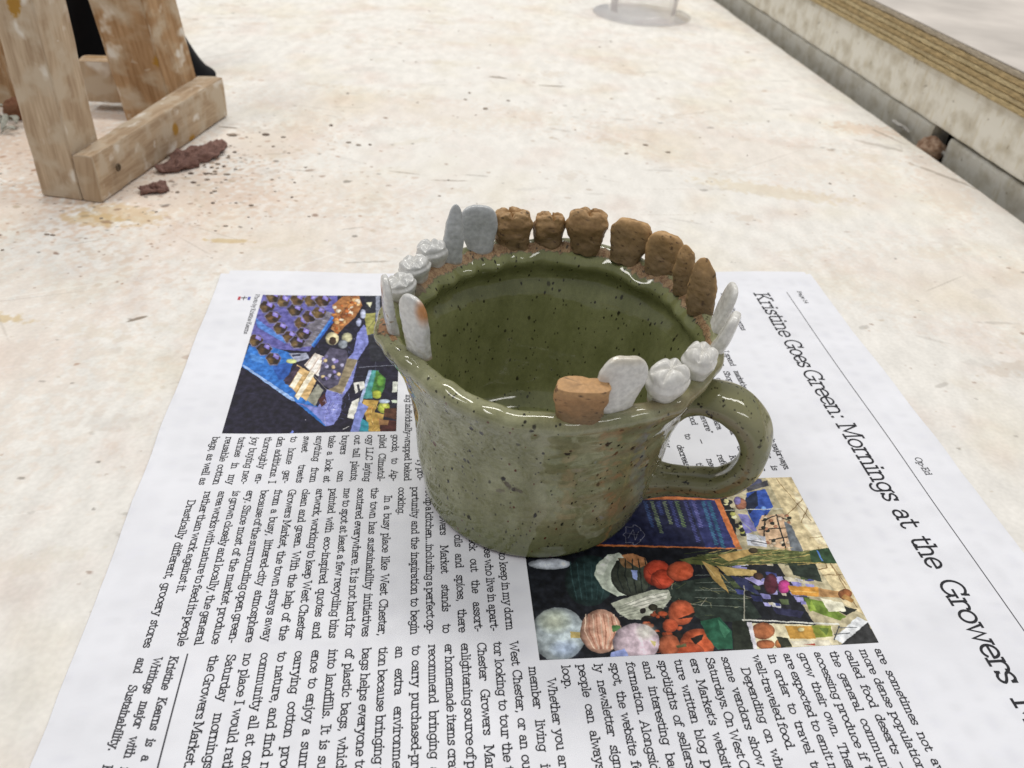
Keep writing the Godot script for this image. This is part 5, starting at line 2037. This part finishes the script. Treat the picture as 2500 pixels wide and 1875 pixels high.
	"p 3f9494 816 600 874 605 847 795 785 794",
	"p a8bce8 809 600 830 600 766 908 752 894",
	"p 3b7a2c 860 601 922 661 918 727 892 789 852 782 837 746",
	"e b0bc34 871 768 901 769 873 797",
	"e 5c9a30 885 676 912 676 888 719",
	"e b4c43a 918 854 955 855 920 892",
	"e d8dc60 921 838 939 838 922 855",
	"p c09840 789 801 887 810 866 883 924 898 905 1003 836 1001 818 922 787 862",
	"l5 e8c878 847 868 849 888",
	"l5 8a5a20 873 996 882 1015",
	"l5 d87830 861 918 862 937",
	"l5 e8c878 856 941 864 960",
	"l5 8a5a20 858 869 852 889",
	"l5 d87830 889 916 889 935",
	"l5 e8c878 816 952 818 971",
	"l5 8a5a20 806 892 817 911",
	"l5 d87830 839 852 832 872",
	"l5 e8c878 859 827 862 847",
	"l5 8a5a20 851 941 861 960",
	"l5 d87830 861 917 861 937",
	"l5 e8c878 897 979 885 997",
	"l5 8a5a20 837 890 852 910",
	"l5 d87830 825 865 823 884",
	"l5 e8c878 851 923 860 943",
	"l5 8a5a20 850 845 841 865",
	"l5 d87830 845 850 855 870",
	"l5 e8c878 818 871 806 891",
	"l5 8a5a20 874 971 861 990",
	"l5 d87830 828 894 831 914",
	"l5 e8c878 871 834 884 854",
	"p 7d8cdc 764 814 825 849 798 915 781 1009 733 1008 747 914",
	"p 2494ac 792 921 835 948 840 1004 784 1003",
	"p e0e0d8 719 687 785 678 795 724 739 762",
	"p 30303a 740 702 753 695 771 752 758 756",
	"p e8e8dc 722 814 768 787 760 848 742 926 703 913",
	"p d8dcd0 967 684 1000 685 997 756 966 756",
	"p c8d8c0 965 808 1001 809 1000 826 972 825",
	"e b8c8e0 920 814 955 815 920 829",
	"p 5c3420 922 858 999 859 999 932 925 911",
	"p 4a1a14 900 930 1002 938 998 1011 905 1009",
	"p a07040 894 923 955 937 949 963 896 962",
	"l10 d8d8d8 686 985 722 967",
	"p 6a80e0 382 1000 394 982 404 989 401 1004",
	"e b8b8c8 460 921 463 921 461 924",
	"l3 35345a 4 738 184 769",
]
const MARKET_PUMPKINS := [
	"p 12151e -193 -174 1509 -81 1037 1226 -228 1115",
	"p b8ac88 781 -15 1008 -2 1005 1012 845 1007 803 544 691 473",
	"p dcc898 898 -8 1008 -2 1017 485 1017 621 999 861 953 793 931 595 901 488 909 229 908 31",
	"p e8d8b0 981 99 1006 150 1005 463 972 450 952 302",
	"l4 8a6a3c 940 7 989 305",
	"l4 8a6a3c 1005 37 1012 199 949 314",
	"l4 8a6a3c 966 471 993 700",
	"l4 8a6a3c 1006 150 912 265",
	"l4 8a6a3c 1009 408 952 415",
	"l4 8a6a3c 1000 640 931 635",
	"l4 8a6a3c 977 557 989 824",
	"p 4a4f70 796 5 887 7 878 55 789 65",
	"p 8c84c8 673 68 719 64 722 108 676 118",
	"p 4a4a52 815 64 904 18 901 56 814 95",
	"p c8bc98 730 71 812 76 783 256 731 241",
	"e 1c1c20 706 162 716 162 702 177",
	"e e8e0a0 719 168 729 169 716 184",
	"e 20241c 735 373 745 373 732 387",
	"e c0c060 746 305 755 305 742 319",
	"e 1c1c20 717 159 727 159 714 174",
	"e e8e0a0 728 260 738 261 725 275",
	"e 20241c 730 218 740 218 727 233",
	"e c0c060 727 241 737 242 724 256",
	"e 1c1c20 734 162 744 163 730 177",
	"e e8e0a0 743 298 753 298 740 312",
	"e 20241c 721 203 731 204 718 218",
	"e c0c060 734 358 743 359 731 373",
	"e 1c1c20 712 140 722 140 709 155",
	"e e8e0a0 723 154 733 155 720 170",
	"e 20241c 735 345 745 346 732 360",
	"e c0c060 729 327 738 328 725 342",
	"e 1c1c20 726 318 735 319 722 333",
	"e e8e0a0 727 114 737 115 723 130",
	"e 20241c 703 137 713 137 700 152",
	"e c0c060 740 315 749 316 736 330",
	"e 1c1c20 715 104 725 104 711 120",
	"e e8e0a0 739 320 748 321 735 334",
	"e 20241c 704 262 714 262 701 277",
	"e c0c060 724 77 734 77 720 93",
	"e 1c1c20 744 304 754 305 741 319",
	"e e8e0a0 726 88 736 89 722 104",
	"p 2a50b4 810 101 882 80 881 203 826 282 785 339 782 185",
	"p 16233f 798 138 848 91 831 188 786 245 782 185",
	"e 6090e0 843 213 853 214 839 229",
	"e a86a50 770 178 790 180 761 218",
	"e 8a7cc0 763 154 776 155 756 182",
	"p 7f7cc4 746 242 778 251 786 354 743 374",
	"p dcb48c 826 259 906 252 871 491 799 443 786 348",
	"l7 20201c 818 293 875 262 915 300",
	"l7 20201c 792 349 891 344",
	"l7 20201c 812 417 889 400",
	"l7 20201c 878 251 854 485",
	"l7 20201c 841 248 786 448",
	"e 20241c 822 358 830 358 820 368",
	"e e8d0b0 851 434 858 434 848 443",
	"e a87050 820 346 827 346 817 356",
	"e 20241c 812 338 820 339 810 348",
	"e e8d0b0 833 276 841 276 831 286",
	"e a87050 848 294 856 295 845 304",
	"e 20241c 830 286 838 286 827 296",
	"e e8d0b0 883 285 891 286 880 296",
	"e a87050 802 431 810 432 800 441",
	"e 20241c 850 311 858 312 847 321",
	"e e8d0b0 867 470 875 471 865 479",
	"e a87050 856 332 864 333 853 342",
	"e 20241c 853 448 860 448 850 457",
	"e e8d0b0 823 438 831 438 821 447",
	"e a87050 912 266 920 267 909 276",
	"e 20241c 917 282 925 283 914 292",
	"e e8d0b0 812 451 820 452 810 461",
	"e a87050 906 311 914 311 903 321",
	"e 20241c 825 422 832 422 822 431",
	"e e8d0b0 874 435 882 435 871 444",
	"p c4c8d4 745 368 805 394 795 459 733 444",
	"e e8e8f0 773 425 797 427 769 442",
	"l6 303440 741 412 800 438",
	"p 6a7078 894 298 912 334 910 499 869 496",
	"l5 d8d8c8 699 216 911 220",
	"l5 b0b4a0 738 265 788 415",
	"p e27a3c 163 87 703 123 710 466 131 403",
	"p 22264e 173 107 683 145 689 456 144 391",
	"p 2c3474 589 139 683 145 689 456 590 445",
	"l3 2a8aa0 655 151 670 157 654 162 667 167 654 171 669 177 653 182 666 188 653 192 668 197 652 202 665 208 653 212 668 217 652 222 664 228 652 232 667 237 651 242 663 248 651 251 666 257 650 262 663 267 650 271 665 277 650 281 662 287 650 291 664 296 649 301 661 306 649 310 664 316 648 320 660 325 648 329 663 335 647 339 660 345 648 348 662 354 647 358 659 364 647 367 661 373 646 377 658 382 646 386 661 391 645 396 657 401 646 405 660 410 645 414 657 419 645 423 659 428 644 433 656 438 644 441 658 447 643 451 655 456",
	"l3 3a90b0 633 149 648 155 632 160 645 166 633 170 648 176 632 181 644 186 632 190 647 196 631 201 644 206 631 210 646 216 630 221 643 226 631 230 645 236 630 241 642 246 630 250 645 256 629 261 641 266 629 270 644 275 628 280 641 285 629 289 643 295 628 300 640 305 628 309 643 314 627 319 639 324 627 328 642 333 627 338 639 343 627 347 641 352 626 357 638 362 626 366 641 371 625 376 637 381 626 385 640 390 625 394 637 400 625 403 639 408 624 413 636 418 624 422 639 427 624 431 636 436",
	"l3 7a78c8 599 147 614 153 598 158 611 164 599 168 614 173 598 178 610 184 598 188 613 194 597 199 610 204 598 208 613 214 597 219 609 224 597 228 612 234 596 239 609 244 597 248 611 254 596 258 608 264 596 268 611 273 595 278 608 283 596 287 610 293 595 297 607 303 595 306 610 312 594 317 607 322",
	"l3 5a60b8 571 146 587 151 571 156 583 162 571 166 586 172 570 177 583 182 571 186 586 192 570 197 582 203 570 206 585 212 569 217 582 223 570 226 585 232 569 237 581 242 569 246 584 252 569 257 581 262 569 266 584 271 568 276 581 282 569 285 583 291 568 296 580 301 568 305 583 310 567 315 580 320 568 324 582 329 567 334 579 339 567 343 582 348 567 353 579 358 567 362 581 367 566 372 578 377 567 381 581 386 566 390 578 396 566 399 581 404 566 409 578 414",
	"l3 8ab060 540 144 556 149 540 155 552 160 540 164 555 170 539 175 552 180 540 184 555 190 539 195 552 201 540 205 555 210 539 215 551 221 539 224 554 230 539 235 551 240 539 244 554 250 538 255 551 260 539 264 554 269 538 274 550 280 539 283 553 289 538 294 550 299 538 303 553 308 538 313 550 318",
	"l3 5a64c0 519 142 534 148 518 153 531 159 519 163 534 169 518 174 531 179 518 183 534 189 518 194 530 199 518 203 533 209 518 214 530 219 518 223 533 229 517 234 530 239 518 243 533 249 517 253 530 259 518 263 533 268 517 273 529 278 518 282 532 288 517 292 529 298 517 301 532 307 517 312 529 317",
	"l3 9aae70 497 141 513 147 497 152 509 157 497 161 512 167 497 172 509 178 497 182 512 187 497 192 509 198 497 202 512 208 496 212 509 218 497 222 512 227 496 232 509 238 497 242 512 247 496 252 509 257 497 261 511 267 496 272 508 277 497 281 511 286 496 291 508 296",
	"l3 4a5cb0 476 140 491 145 475 151 488 156 476 160 491 166 475 171 488 176 476 180 491 186 475 191 488 197 476 201 491 206 475 211 488 217 476 220 491 226 475 231 488 236",
	"l3 96b070 454 138 469 144 454 149 466 155 454 159 469 165 454 170 467 175 454 179 469 185 454 190 467 195 454 199 469 205 454 210 467 215 455 219 469 225 454 230 467 235 455 239 469 244 454 249 467 255 455 259 469 264 454 269 467 274 455 278 469 283 454 288 467 294 455 297 469 303 454 307 467 313 455 316 469 322 454 326 467 332 455 335 469 341 454 345 467 351",
	"l3 4a70b8 430 137 445 143 429 148 442 153 430 157 445 163 429 168 442 174 430 178 445 183 430 188 442 194 430 198 445 203 430 208 442 214 430 218 445 223 430 228 442 233 431 237 445 243 430 248 443 253 431 257 446 263 430 267 443 273 431 276 446 282 430 287 443 292 431 296 446 301 431 306 443 311",
	"l3 a8a8b0 402 356 391 379 383 384 386 386 378 401 361 416 355 413 356 401 344 400 331 402 335 390 337 366 329 352 330 350 342 337 346 313 346 300 359 306 371 305 373 293 380 292 393 310 395 326 392 327 399 334 402 358",
	"l3 9a9aa8 344 374 369 321 365 387 385 333",
	"l3 9090a0 343 341 382 355",
	"p 26332a 426 648 644 604 683 846 629 868 498 849 422 733",
	"l3 4c5a34 513 822 541 824",
	"l3 7a7c50 691 629 713 610",
	"l3 1c2820 614 715 649 703",
	"l3 98986c 631 786 609 788",
	"l3 b8b098 620 542 647 583",
	"l3 4c5a34 643 622 660 643",
	"l3 7a7c50 567 700 601 702",
	"l3 1c2820 576 586 589 590",
	"l3 98986c 567 651 586 637",
	"l3 b8b098 444 614 482 606",
	"l3 4c5a34 539 534 536 553",
	"l3 7a7c50 647 742 672 746",
	"l3 1c2820 685 541 680 546",
	"l3 98986c 489 534 499 545",
	"l3 b8b098 540 755 544 773",
	"l3 4c5a34 607 573 650 567",
	"l3 7a7c50 598 652 590 658",
	"l3 1c2820 621 572 638 586",
	"l3 98986c 641 619 639 609",
	"l3 b8b098 594 554 597 588",
	"l3 4c5a34 567 776 626 784",
	"l3 7a7c50 612 699 635 710",
	"l3 1c2820 474 608 494 660",
	"l3 98986c 580 633 605 657",
	"l3 b8b098 658 733 706 755",
	"l3 4c5a34 450 676 488 647",
	"l3 7a7c50 671 617 679 640",
	"l3 1c2820 608 720 653 737",
	"l3 98986c 555 533 556 571",
	"l3 b8b098 445 643 437 679",
	"l3 4c5a34 664 583 671 593",
	"l3 7a7c50 669 576 692 575",
	"l3 1c2820 493 823 511 816",
	"l3 98986c 534 673 560 689",
	"l3 b8b098 454 749 513 771",
	"l3 4c5a34 624 650 677 638",
	"l3 7a7c50 536 688 526 673",
	"l3 1c2820 674 562 719 557",
	"l3 98986c 470 766 515 750",
	"l3 b8b098 626 546 662 573",
	"l3 4c5a34 443 644 464 660",
	"l3 7a7c50 443 653 455 641",
	"l3 1c2820 706 559 754 587",
	"l3 98986c 678 685 705 673",
	"l3 b8b098 665 654 695 660",
	"l3 4c5a34 654 560 660 607",
	"l3 7a7c50 653 545 673 594",
	"l3 1c2820 544 692 593 684",
	"l3 98986c 450 726 455 766",
	"l3 b8b098 560 683 601 681",
	"l3 4c5a34 617 739 653 765",
	"l3 7a7c50 458 768 490 781",
	"l3 1c2820 582 645 641 628",
	"l3 98986c 512 750 534 747",
	"l3 b8b098 462 799 459 805",
	"l3 4c5a34 608 715 658 745",
	"l3 7a7c50 672 692 708 717",
	"l3 1c2820 703 571 703 577",
	"l3 98986c 638 656 666 626",
	"l3 b8b098 613 551 644 553",
	"l3 4c5a34 643 618 655 622",
	"l3 7a7c50 542 764 541 784",
	"l3 1c2820 613 822 602 848",
	"l3 98986c 559 693 580 713",
	"l3 b8b098 442 743 469 752",
	"l3 4c5a34 691 659 736 675",
	"l3 7a7c50 508 737 547 761",
	"l3 1c2820 617 632 647 615",
	"l3 98986c 611 669 637 708",
	"l3 b8b098 538 730 510 771",
	"l3 8a9488 524 606 695 608",
	"l3 8a9488 516 647 684 655",
	"l3 8a9488 508 687 673 701",
	"l3 8a9488 500 726 663 746",
	"l3 8a9488 493 765 652 790",
	"p 2a3060 800 668 832 678 829 707 802 703",
	"p e0e0e4 840 648 862 655 860 676 841 673",
	"p 8c88cc 670 527 691 534 690 554 672 551",
	"p 1a1c28 719 681 754 692 751 724 722 719",
	"p c8c0a8 767 542 791 550 789 572 769 569",
	"p 3a4488 821 727 852 738 849 766 822 762",
	"p 506038 827 745 857 755 854 783 828 778",
	"p a09cd8 803 720 829 729 826 752 804 748",
	"p 2a3060 789 516 820 526 817 555 791 551",
	"p e0e0e4 661 592 674 596 673 608 662 607",
	"p 8c88cc 707 720 736 730 734 756 710 752",
	"p 1a1c28 790 643 823 654 820 683 792 679",
	"p c8c0a8 851 662 878 671 875 695 852 691",
	"p 3a4488 869 628 901 639 897 668 870 664",
	"p 506038 628 646 660 656 658 686 631 681",
	"p a09cd8 706 767 727 774 726 793 708 790",
	"p 2a3060 675 725 708 736 706 766 678 761",
	"p e0e0e4 858 718 882 726 879 748 859 745",
	"p 8c88cc 751 672 768 678 767 694 752 691",
	"p 1a1c28 691 661 720 671 718 699 693 694",
	"p c8c0a8 831 684 866 695 862 727 833 722",
	"p 3a4488 882 616 909 624 906 649 883 645",
	"p 506038 680 695 702 702 701 723 682 719",
	"p a09cd8 770 626 802 636 799 665 772 661",
	"p 2a3060 714 601 742 610 739 636 716 632",
	"p e0e0e4 728 638 749 645 747 665 729 662",
	"p 8c88cc 681 567 700 573 699 591 683 588",
	"p 1a1c28 796 737 830 748 827 779 798 774",
	"p c8c0a8 825 648 848 655 845 676 826 673",
	"p 3a4488 754 603 780 611 778 636 756 632",
	"p 506038 857 629 881 636 879 658 858 655",
	"p a09cd8 809 744 837 753 834 778 811 774",
	"p 2a3060 729 639 747 645 745 661 730 658",
	"p e0e0e4 677 538 698 545 697 564 679 561",
	"p 8c88cc 811 684 823 688 822 699 812 697",
	"p 1a1c28 688 695 711 702 709 723 690 720",
	"p c8c0a8 774 722 790 728 788 743 775 740",
	"p 3a4488 764 607 787 615 785 636 765 633",
	"p 506038 736 659 754 665 753 682 737 679",
	"p a09cd8 831 669 853 676 850 697 832 693",
	"p 2a3060 739 678 753 682 752 695 740 693",
	"p e0e0e4 727 772 757 781 754 807 730 803",
	"p 8c88cc 729 635 749 642 748 661 731 658",
	"p 1a1c28 756 779 785 788 783 814 758 810",
	"p c8c0a8 869 691 885 696 883 711 869 709",
	"p 3a4488 740 775 755 780 754 794 741 791",
	"p 506038 759 753 787 762 784 787 761 783",
	"p a09cd8 653 545 684 555 682 584 656 579",
	"p 2a3060 766 691 794 700 792 726 768 722",
	"p e0e0e4 685 533 710 541 708 564 687 561",
	"p 8c88cc 777 658 809 669 806 699 779 694",
	"p 1a1c28 649 565 663 570 662 583 650 581",
	"p c8c0a8 685 529 698 533 697 545 686 543",
	"p 3a4488 635 691 661 699 659 723 637 719",
	"p 506038 649 631 673 639 672 661 652 658",
	"p a09cd8 863 680 890 688 887 713 864 709",
	"p 2a3060 667 590 685 596 684 612 669 610",
	"p e0e0e4 741 528 759 535 758 552 742 549",
	"p 8c88cc 688 589 710 596 708 616 690 613",
	"p 1a1c28 696 687 710 691 708 704 697 702",
	"p c8c0a8 721 769 735 774 734 786 722 784",
	"p 3a4488 846 593 876 603 873 632 847 628",
	"p 506038 695 675 717 682 715 702 697 699",
	"p a09cd8 711 586 724 591 723 603 712 601",
	"p 2a3060 675 663 695 670 693 688 677 685",
	"p e0e0e4 783 701 800 707 799 722 784 720",
	"p 8c88cc 821 771 839 777 837 792 822 790",
	"p 1a1c28 824 665 842 671 841 688 825 685",
	"p c8c0a8 805 634 831 642 828 666 807 662",
	"p 3a4488 813 696 845 706 842 736 815 731",
	"p 506038 739 679 770 689 767 718 741 713",
	"p a09cd8 735 696 765 706 763 734 737 730",
	"p 2a3060 820 698 832 701 830 712 820 710",
	"p e0e0e4 745 525 758 529 757 542 746 540",
	"p 8c88cc 822 664 846 672 844 694 823 691",
	"p 1a1c28 725 618 738 623 737 635 726 633",
	"p c8c0a8 740 673 765 681 763 704 742 701",
	"p 3a4488 667 475 686 482 685 500 669 497",
	"p 506038 747 645 779 656 776 685 749 680",
	"p a09cd8 651 574 682 584 680 612 654 608",
	"p 2e3560 636 614 682 637 710 736 655 684",
	"p a8a0dc 678 632 714 625 737 671 712 679",
	"p 25264a 729 794 820 829 800 859 731 831",
	"e 5a2030 754 672 776 674 740 729",
	"e c03484 792 690 812 691 782 728",
	"p d89430 807 686 900 704 888 755 806 736",
	"l6 f0bc60 806 713 886 731",
	"p b88850 899 707 980 742 988 772 885 754",
	"e 9a5a2c 973 747 995 748 964 775",
	"p b08040 973 747 995 777 981 795 956 765",
	"p 6c8a28 840 756 890 779 942 866 915 882 838 821",
	"p 8aa834 859 767 860 823 836 830",
	"p 1c2018 920 790 986 833 945 857 920 828",
	"p e8e4c8 890 760 953 793 950 839 896 835",
	"p 1e2a20 838 547 931 553 920 675 840 629",
	"p 5c6630 490 512 642 479 764 466 906 494 1018 480 999 574 887 563 742 556 624 563 514 539",
	"l4 8c9450 554 492 624 486",
	"l4 3c4a24 691 521 738 520",
	"l4 a89858 721 560 809 529",
	"l4 c8a85c 579 518 631 554",
	"l4 2a3420 880 572 939 567",
	"l4 8c9450 819 505 878 502",
	"l4 3c4a24 669 522 768 521",
	"l4 a89858 740 512 860 480",
	"l4 c8a85c 677 545 790 537",
	"l4 2a3420 531 514 614 531",
	"l4 8c9450 666 517 742 539",
	"l4 3c4a24 830 562 938 543",
	"l4 a89858 591 516 629 511",
	"l4 c8a85c 599 518 682 498",
	"l4 2a3420 879 559 945 569",
	"l4 8c9450 710 521 782 510",
	"l4 3c4a24 789 513 848 484",
	"l4 a89858 802 533 908 524",
	"l4 c8a85c 725 508 801 499",
	"l4 2a3420 856 534 900 525",
	"l4 8c9450 788 541 855 519",
	"l4 3c4a24 857 516 961 505",
	"l4 a89858 619 552 692 529",
	"l4 c8a85c 888 524 945 511",
	"l4 2a3420 795 549 850 574",
	"l4 8c9450 731 552 777 519",
	"l4 3c4a24 513 480 596 465",
	"l4 a89858 621 484 735 487",
	"l4 c8a85c 867 572 966 563",
	"l4 2a3420 622 485 709 494",
	"l4 8c9450 676 525 732 518",
	"l4 3c4a24 562 534 615 552",
	"l4 a89858 648 544 739 542",
	"l4 c8a85c 850 555 957 570",
	"l4 2a3420 583 479 666 479",
	"l4 8c9450 893 499 1001 491",
	"l4 3c4a24 689 559 733 524",
	"l4 a89858 755 532 837 559",
	"l4 c8a85c 674 553 786 562",
	"l4 2a3420 597 509 660 511",
	"l4 8c9450 737 498 848 488",
	"l4 3c4a24 630 536 714 531",
	"l4 a89858 769 507 822 542",
	"l4 c8a85c 681 502 768 491",
	"l4 2a3420 588 504 698 523",
	"l4 8c9450 775 554 860 538",
	"l4 3c4a24 571 550 618 526",
	"l4 a89858 897 507 939 492",
	"l4 c8a85c 594 480 640 466",
	"l4 2a3420 617 553 663 562",
	"l4 8c9450 640 487 683 466",
	"l4 3c4a24 575 490 655 465",
	"l4 a89858 669 495 759 482",
	"l4 c8a85c 759 504 841 511",
	"l4 2a3420 687 496 790 502",
	"l4 8c9450 719 504 819 537",
	"l4 3c4a24 826 571 888 568",
	"l4 a89858 633 489 711 449",
	"l4 c8a85c 773 491 880 469",
	"l4 2a3420 702 547 782 551",
	"p c09c54 621 495 728 467 748 493 650 536",
	"e 4a3c24 744 475 759 476 740 492",
	"p c8aa60 603 556 727 592 725 625 625 613",
	"e 4a3020 725 625 741 627 721 645",
	"p c09a50 562 525 605 571 611 715 576 629",
	"p a88844 589 540 625 663 614 612",
	"p d8bc78 562 529 571 569 592 636 580 580",
	"p 2c4a2a 931 490 1019 477 999 574 918 559",
	"l10 4a7ad0 957 492 956 557",
	"l5 7a5a2c 963 566 960 597 928 605",
	"e c4ccd8 73 508 140 513 70 540",
	"e 1c3434 188 606 265 611 171 747",
	"l5 2c4a4c 139 497 134 597 138 712",
	"l5 2c4a4c 160 505 155 598 153 713",
	"l5 2c4a4c 182 513 175 600 168 714",
	"l5 2c4a4c 204 520 196 602 183 715",
	"l5 2c4a4c 225 528 217 603 197 716",
	"l5 2c4a4c 247 535 238 605 212 717",
	"p ccd8c4 304 459 264 467 222 522 206 583 223 654 263 701 298 698 284 637 273 568 286 508 316 489",
	"p e4ecdc 296 467 263 475 225 529 215 573 235 585 261 516",
	"e 3c4438 324 591 390 596 308 702",
	"p c07e4c 306 473 348 465 383 499 383 535 352 553 324 510",
	"p 8c6840 292 493 316 489 335 552 307 550",
	"l6 1c2420 298 493 279 588 287 685",
	"l6 1c2420 318 495 303 590 306 687",
	"l6 1c2420 339 496 328 591 324 688",
	"l6 1c2420 359 497 352 593 343 690",
	"l6 1c2420 379 499 377 595 361 691",
	"p 9cb0f0 325 561 347 565 337 617 326 611",
	"e d84428 406 582 450 585 394 656",
	"e d44426 417 618 454 620 408 672",
	"e e05a32 481 578 524 581 470 634",
	"l5 a02c18 374 555 408 656",
	"p b4b8a4 237 738 283 713 377 675 426 679 429 720 392 779 320 828 278 824 252 785",
	"p d8d8c8 279 741 374 697 424 691 413 723 329 772",
	"l4 8c9080 261 758 350 709 419 691",
	"l4 8c9080 259 771 346 729 415 709",
	"l4 8c9080 257 783 343 750 412 728",
	"l4 8c9080 256 796 340 770 409 746",
	"l4 8c9080 254 808 337 789 406 765",
	"e 1a1612 392 821 399 821 389 840",
	"e b84a24 353 894 363 894 351 908",
	"e 2c2a1c 338 953 347 953 336 970",
	"e 8c3a1c 364 800 372 800 362 815",
	"e 1a1612 363 946 371 947 360 964",
	"e b84a24 381 989 391 990 379 999",
	"e 2c2a1c 381 973 390 974 379 983",
	"e 8c3a1c 321 928 330 928 319 941",
	"e 1a1612 379 789 389 790 377 801",
	"e b84a24 341 977 355 979 338 992",
	"e 2c2a1c 400 980 415 981 398 995",
	"e 8c3a1c 388 811 397 812 386 826",
	"e 1a1612 329 783 337 784 326 798",
	"e b84a24 424 880 432 881 421 891",
	"e 2c2a1c 337 817 350 818 335 826",
	"e 8c3a1c 326 901 334 902 324 916",
	"e 1a1612 405 988 411 988 402 1003",
	"e b84a24 390 872 399 873 388 885",
	"e 2c2a1c 362 767 376 768 359 785",
	"e 8c3a1c 438 788 450 789 434 806",
	"e 1a1612 340 978 348 979 339 989",
	"e b84a24 417 792 425 793 414 807",
	"e 2c2a1c 368 922 376 923 366 935",
	"e 8c3a1c 392 868 401 869 390 882",
	"e 1a1612 418 809 433 810 416 822",
	"e b84a24 383 908 398 909 380 924",
	"e 2c2a1c 380 791 395 792 377 810",
	"e 8c3a1c 371 910 379 911 368 926",
	"e 1a1612 352 910 367 911 349 928",
	"e b84a24 329 847 341 848 326 860",
	"e 2c2a1c 400 807 412 808 397 826",
	"e 8c3a1c 336 859 350 860 334 872",
	"e 1a1612 331 826 345 827 329 839",
	"e b84a24 368 816 375 817 367 825",
	"e 2c2a1c 402 852 410 852 399 871",
	"e 8c3a1c 358 807 369 808 357 816",
	"e 1a1612 321 926 335 927 318 944",
	"e b84a24 386 803 401 805 384 817",
	"e 2c2a1c 360 925 372 926 358 941",
	"e 8c3a1c 336 914 346 915 334 925",
	"e 1a1612 430 785 437 786 427 802",
	"e b84a24 307 951 320 952 306 961",
	"e 2c2a1c 348 908 361 909 346 920",
	"e 8c3a1c 396 946 403 947 393 961",
	"e 1a1612 411 914 426 915 409 930",
	"e b84a24 316 968 323 968 314 978",
	"e cc5830 443 800 483 803 431 865",
	"e c8502a 399 863 423 865 393 898",
	"e d0582c 461 959 512 963 446 1032",
	"e c85028 427 998 473 1002 418 1046",
	"e b85a34 377 960 409 963 367 1014",
	"p 18140e 447 932 488 914 479 943 455 963",
	"p 5c5a34 397 962 430 956 429 971 400 975",
	"p 1c1410 426 834 486 803 475 829",
	"p 1c5c40 493 849 555 835 577 908 561 992 516 993 497 936",
	"p 38805c 548 844 572 908 548 940 542 897",
	"p 20281c 588 856 631 859 623 1006 561 1001",
	"e aebcc0 64 876 144 882 51 1007",
	"s c4ccac 58 814 115 819 52 883",
	"s a8bce0 76 952 126 956 71 1001",
	"p c8b068 100 870 133 877 132 902 99 904",
	"e dca488 190 873 251 878 176 981",
	"l5 f0ccb0 156 786 143 873 161 959",
	"l5 b8745a 166 787 156 874 167 960",
	"l5 f0ccb0 177 788 168 875 173 960",
	"l5 b8745a 187 789 180 876 179 961",
	"l5 f0ccb0 198 790 193 877 186 961",
	"l5 b8745a 208 790 205 878 192 962",
	"l5 f0ccb0 219 791 217 879 198 962",
	"l5 b8745a 230 792 230 880 204 963",
	"l5 f0ccb0 240 793 242 881 210 963",
	"p 4a7a40 227 850 250 851 249 878 225 882",
	"e d8c0cc 285 936 353 942 271 1029",
	"s dce0cc 321 888 358 891 313 938",
	"p 98a8e8 205 979 247 966 259 1025 199 1020",
	"p c8b870 327 931 344 941 335 961",
	"l10 d8d8cc 621 854 909 901",
	"l6 b8b4a0 625 861 668 675",
	"p e8dcb4 636 871 881 904 878 1006 629 1003",
	"p c89234 742 895 827 902 817 965 741 959",
	"e e8d898 785 916 795 917 781 928",
	"p 8c9a30 823 897 880 906 872 958 818 962",
	"p 5c7424 840 912 871 919 856 952",
	"e b8683a 669 914 704 917 659 956",
	"e b06034 661 980 688 983 656 1002",
	"e b87038 701 979 712 979 696 1000",
	"p 2a2c1c 702 944 736 956 736 998 704 1000",
	"p dcd8e0 632 867 646 868 632 1007 620 1007",
	"p d8d0b8 738 969 855 974 858 1000 742 995",
	"p b84030 776 989 808 987 808 996",
	"p dfe3e6 975 868 1004 900 891 999 873 967",
	"l5 606468 899 916 958 921",
	"l5 606468 878 950 929 945",
	"l5 404448 907 908 871 975",
	"p 2a2b2d 998 899 1000 1003 882 1002",
]
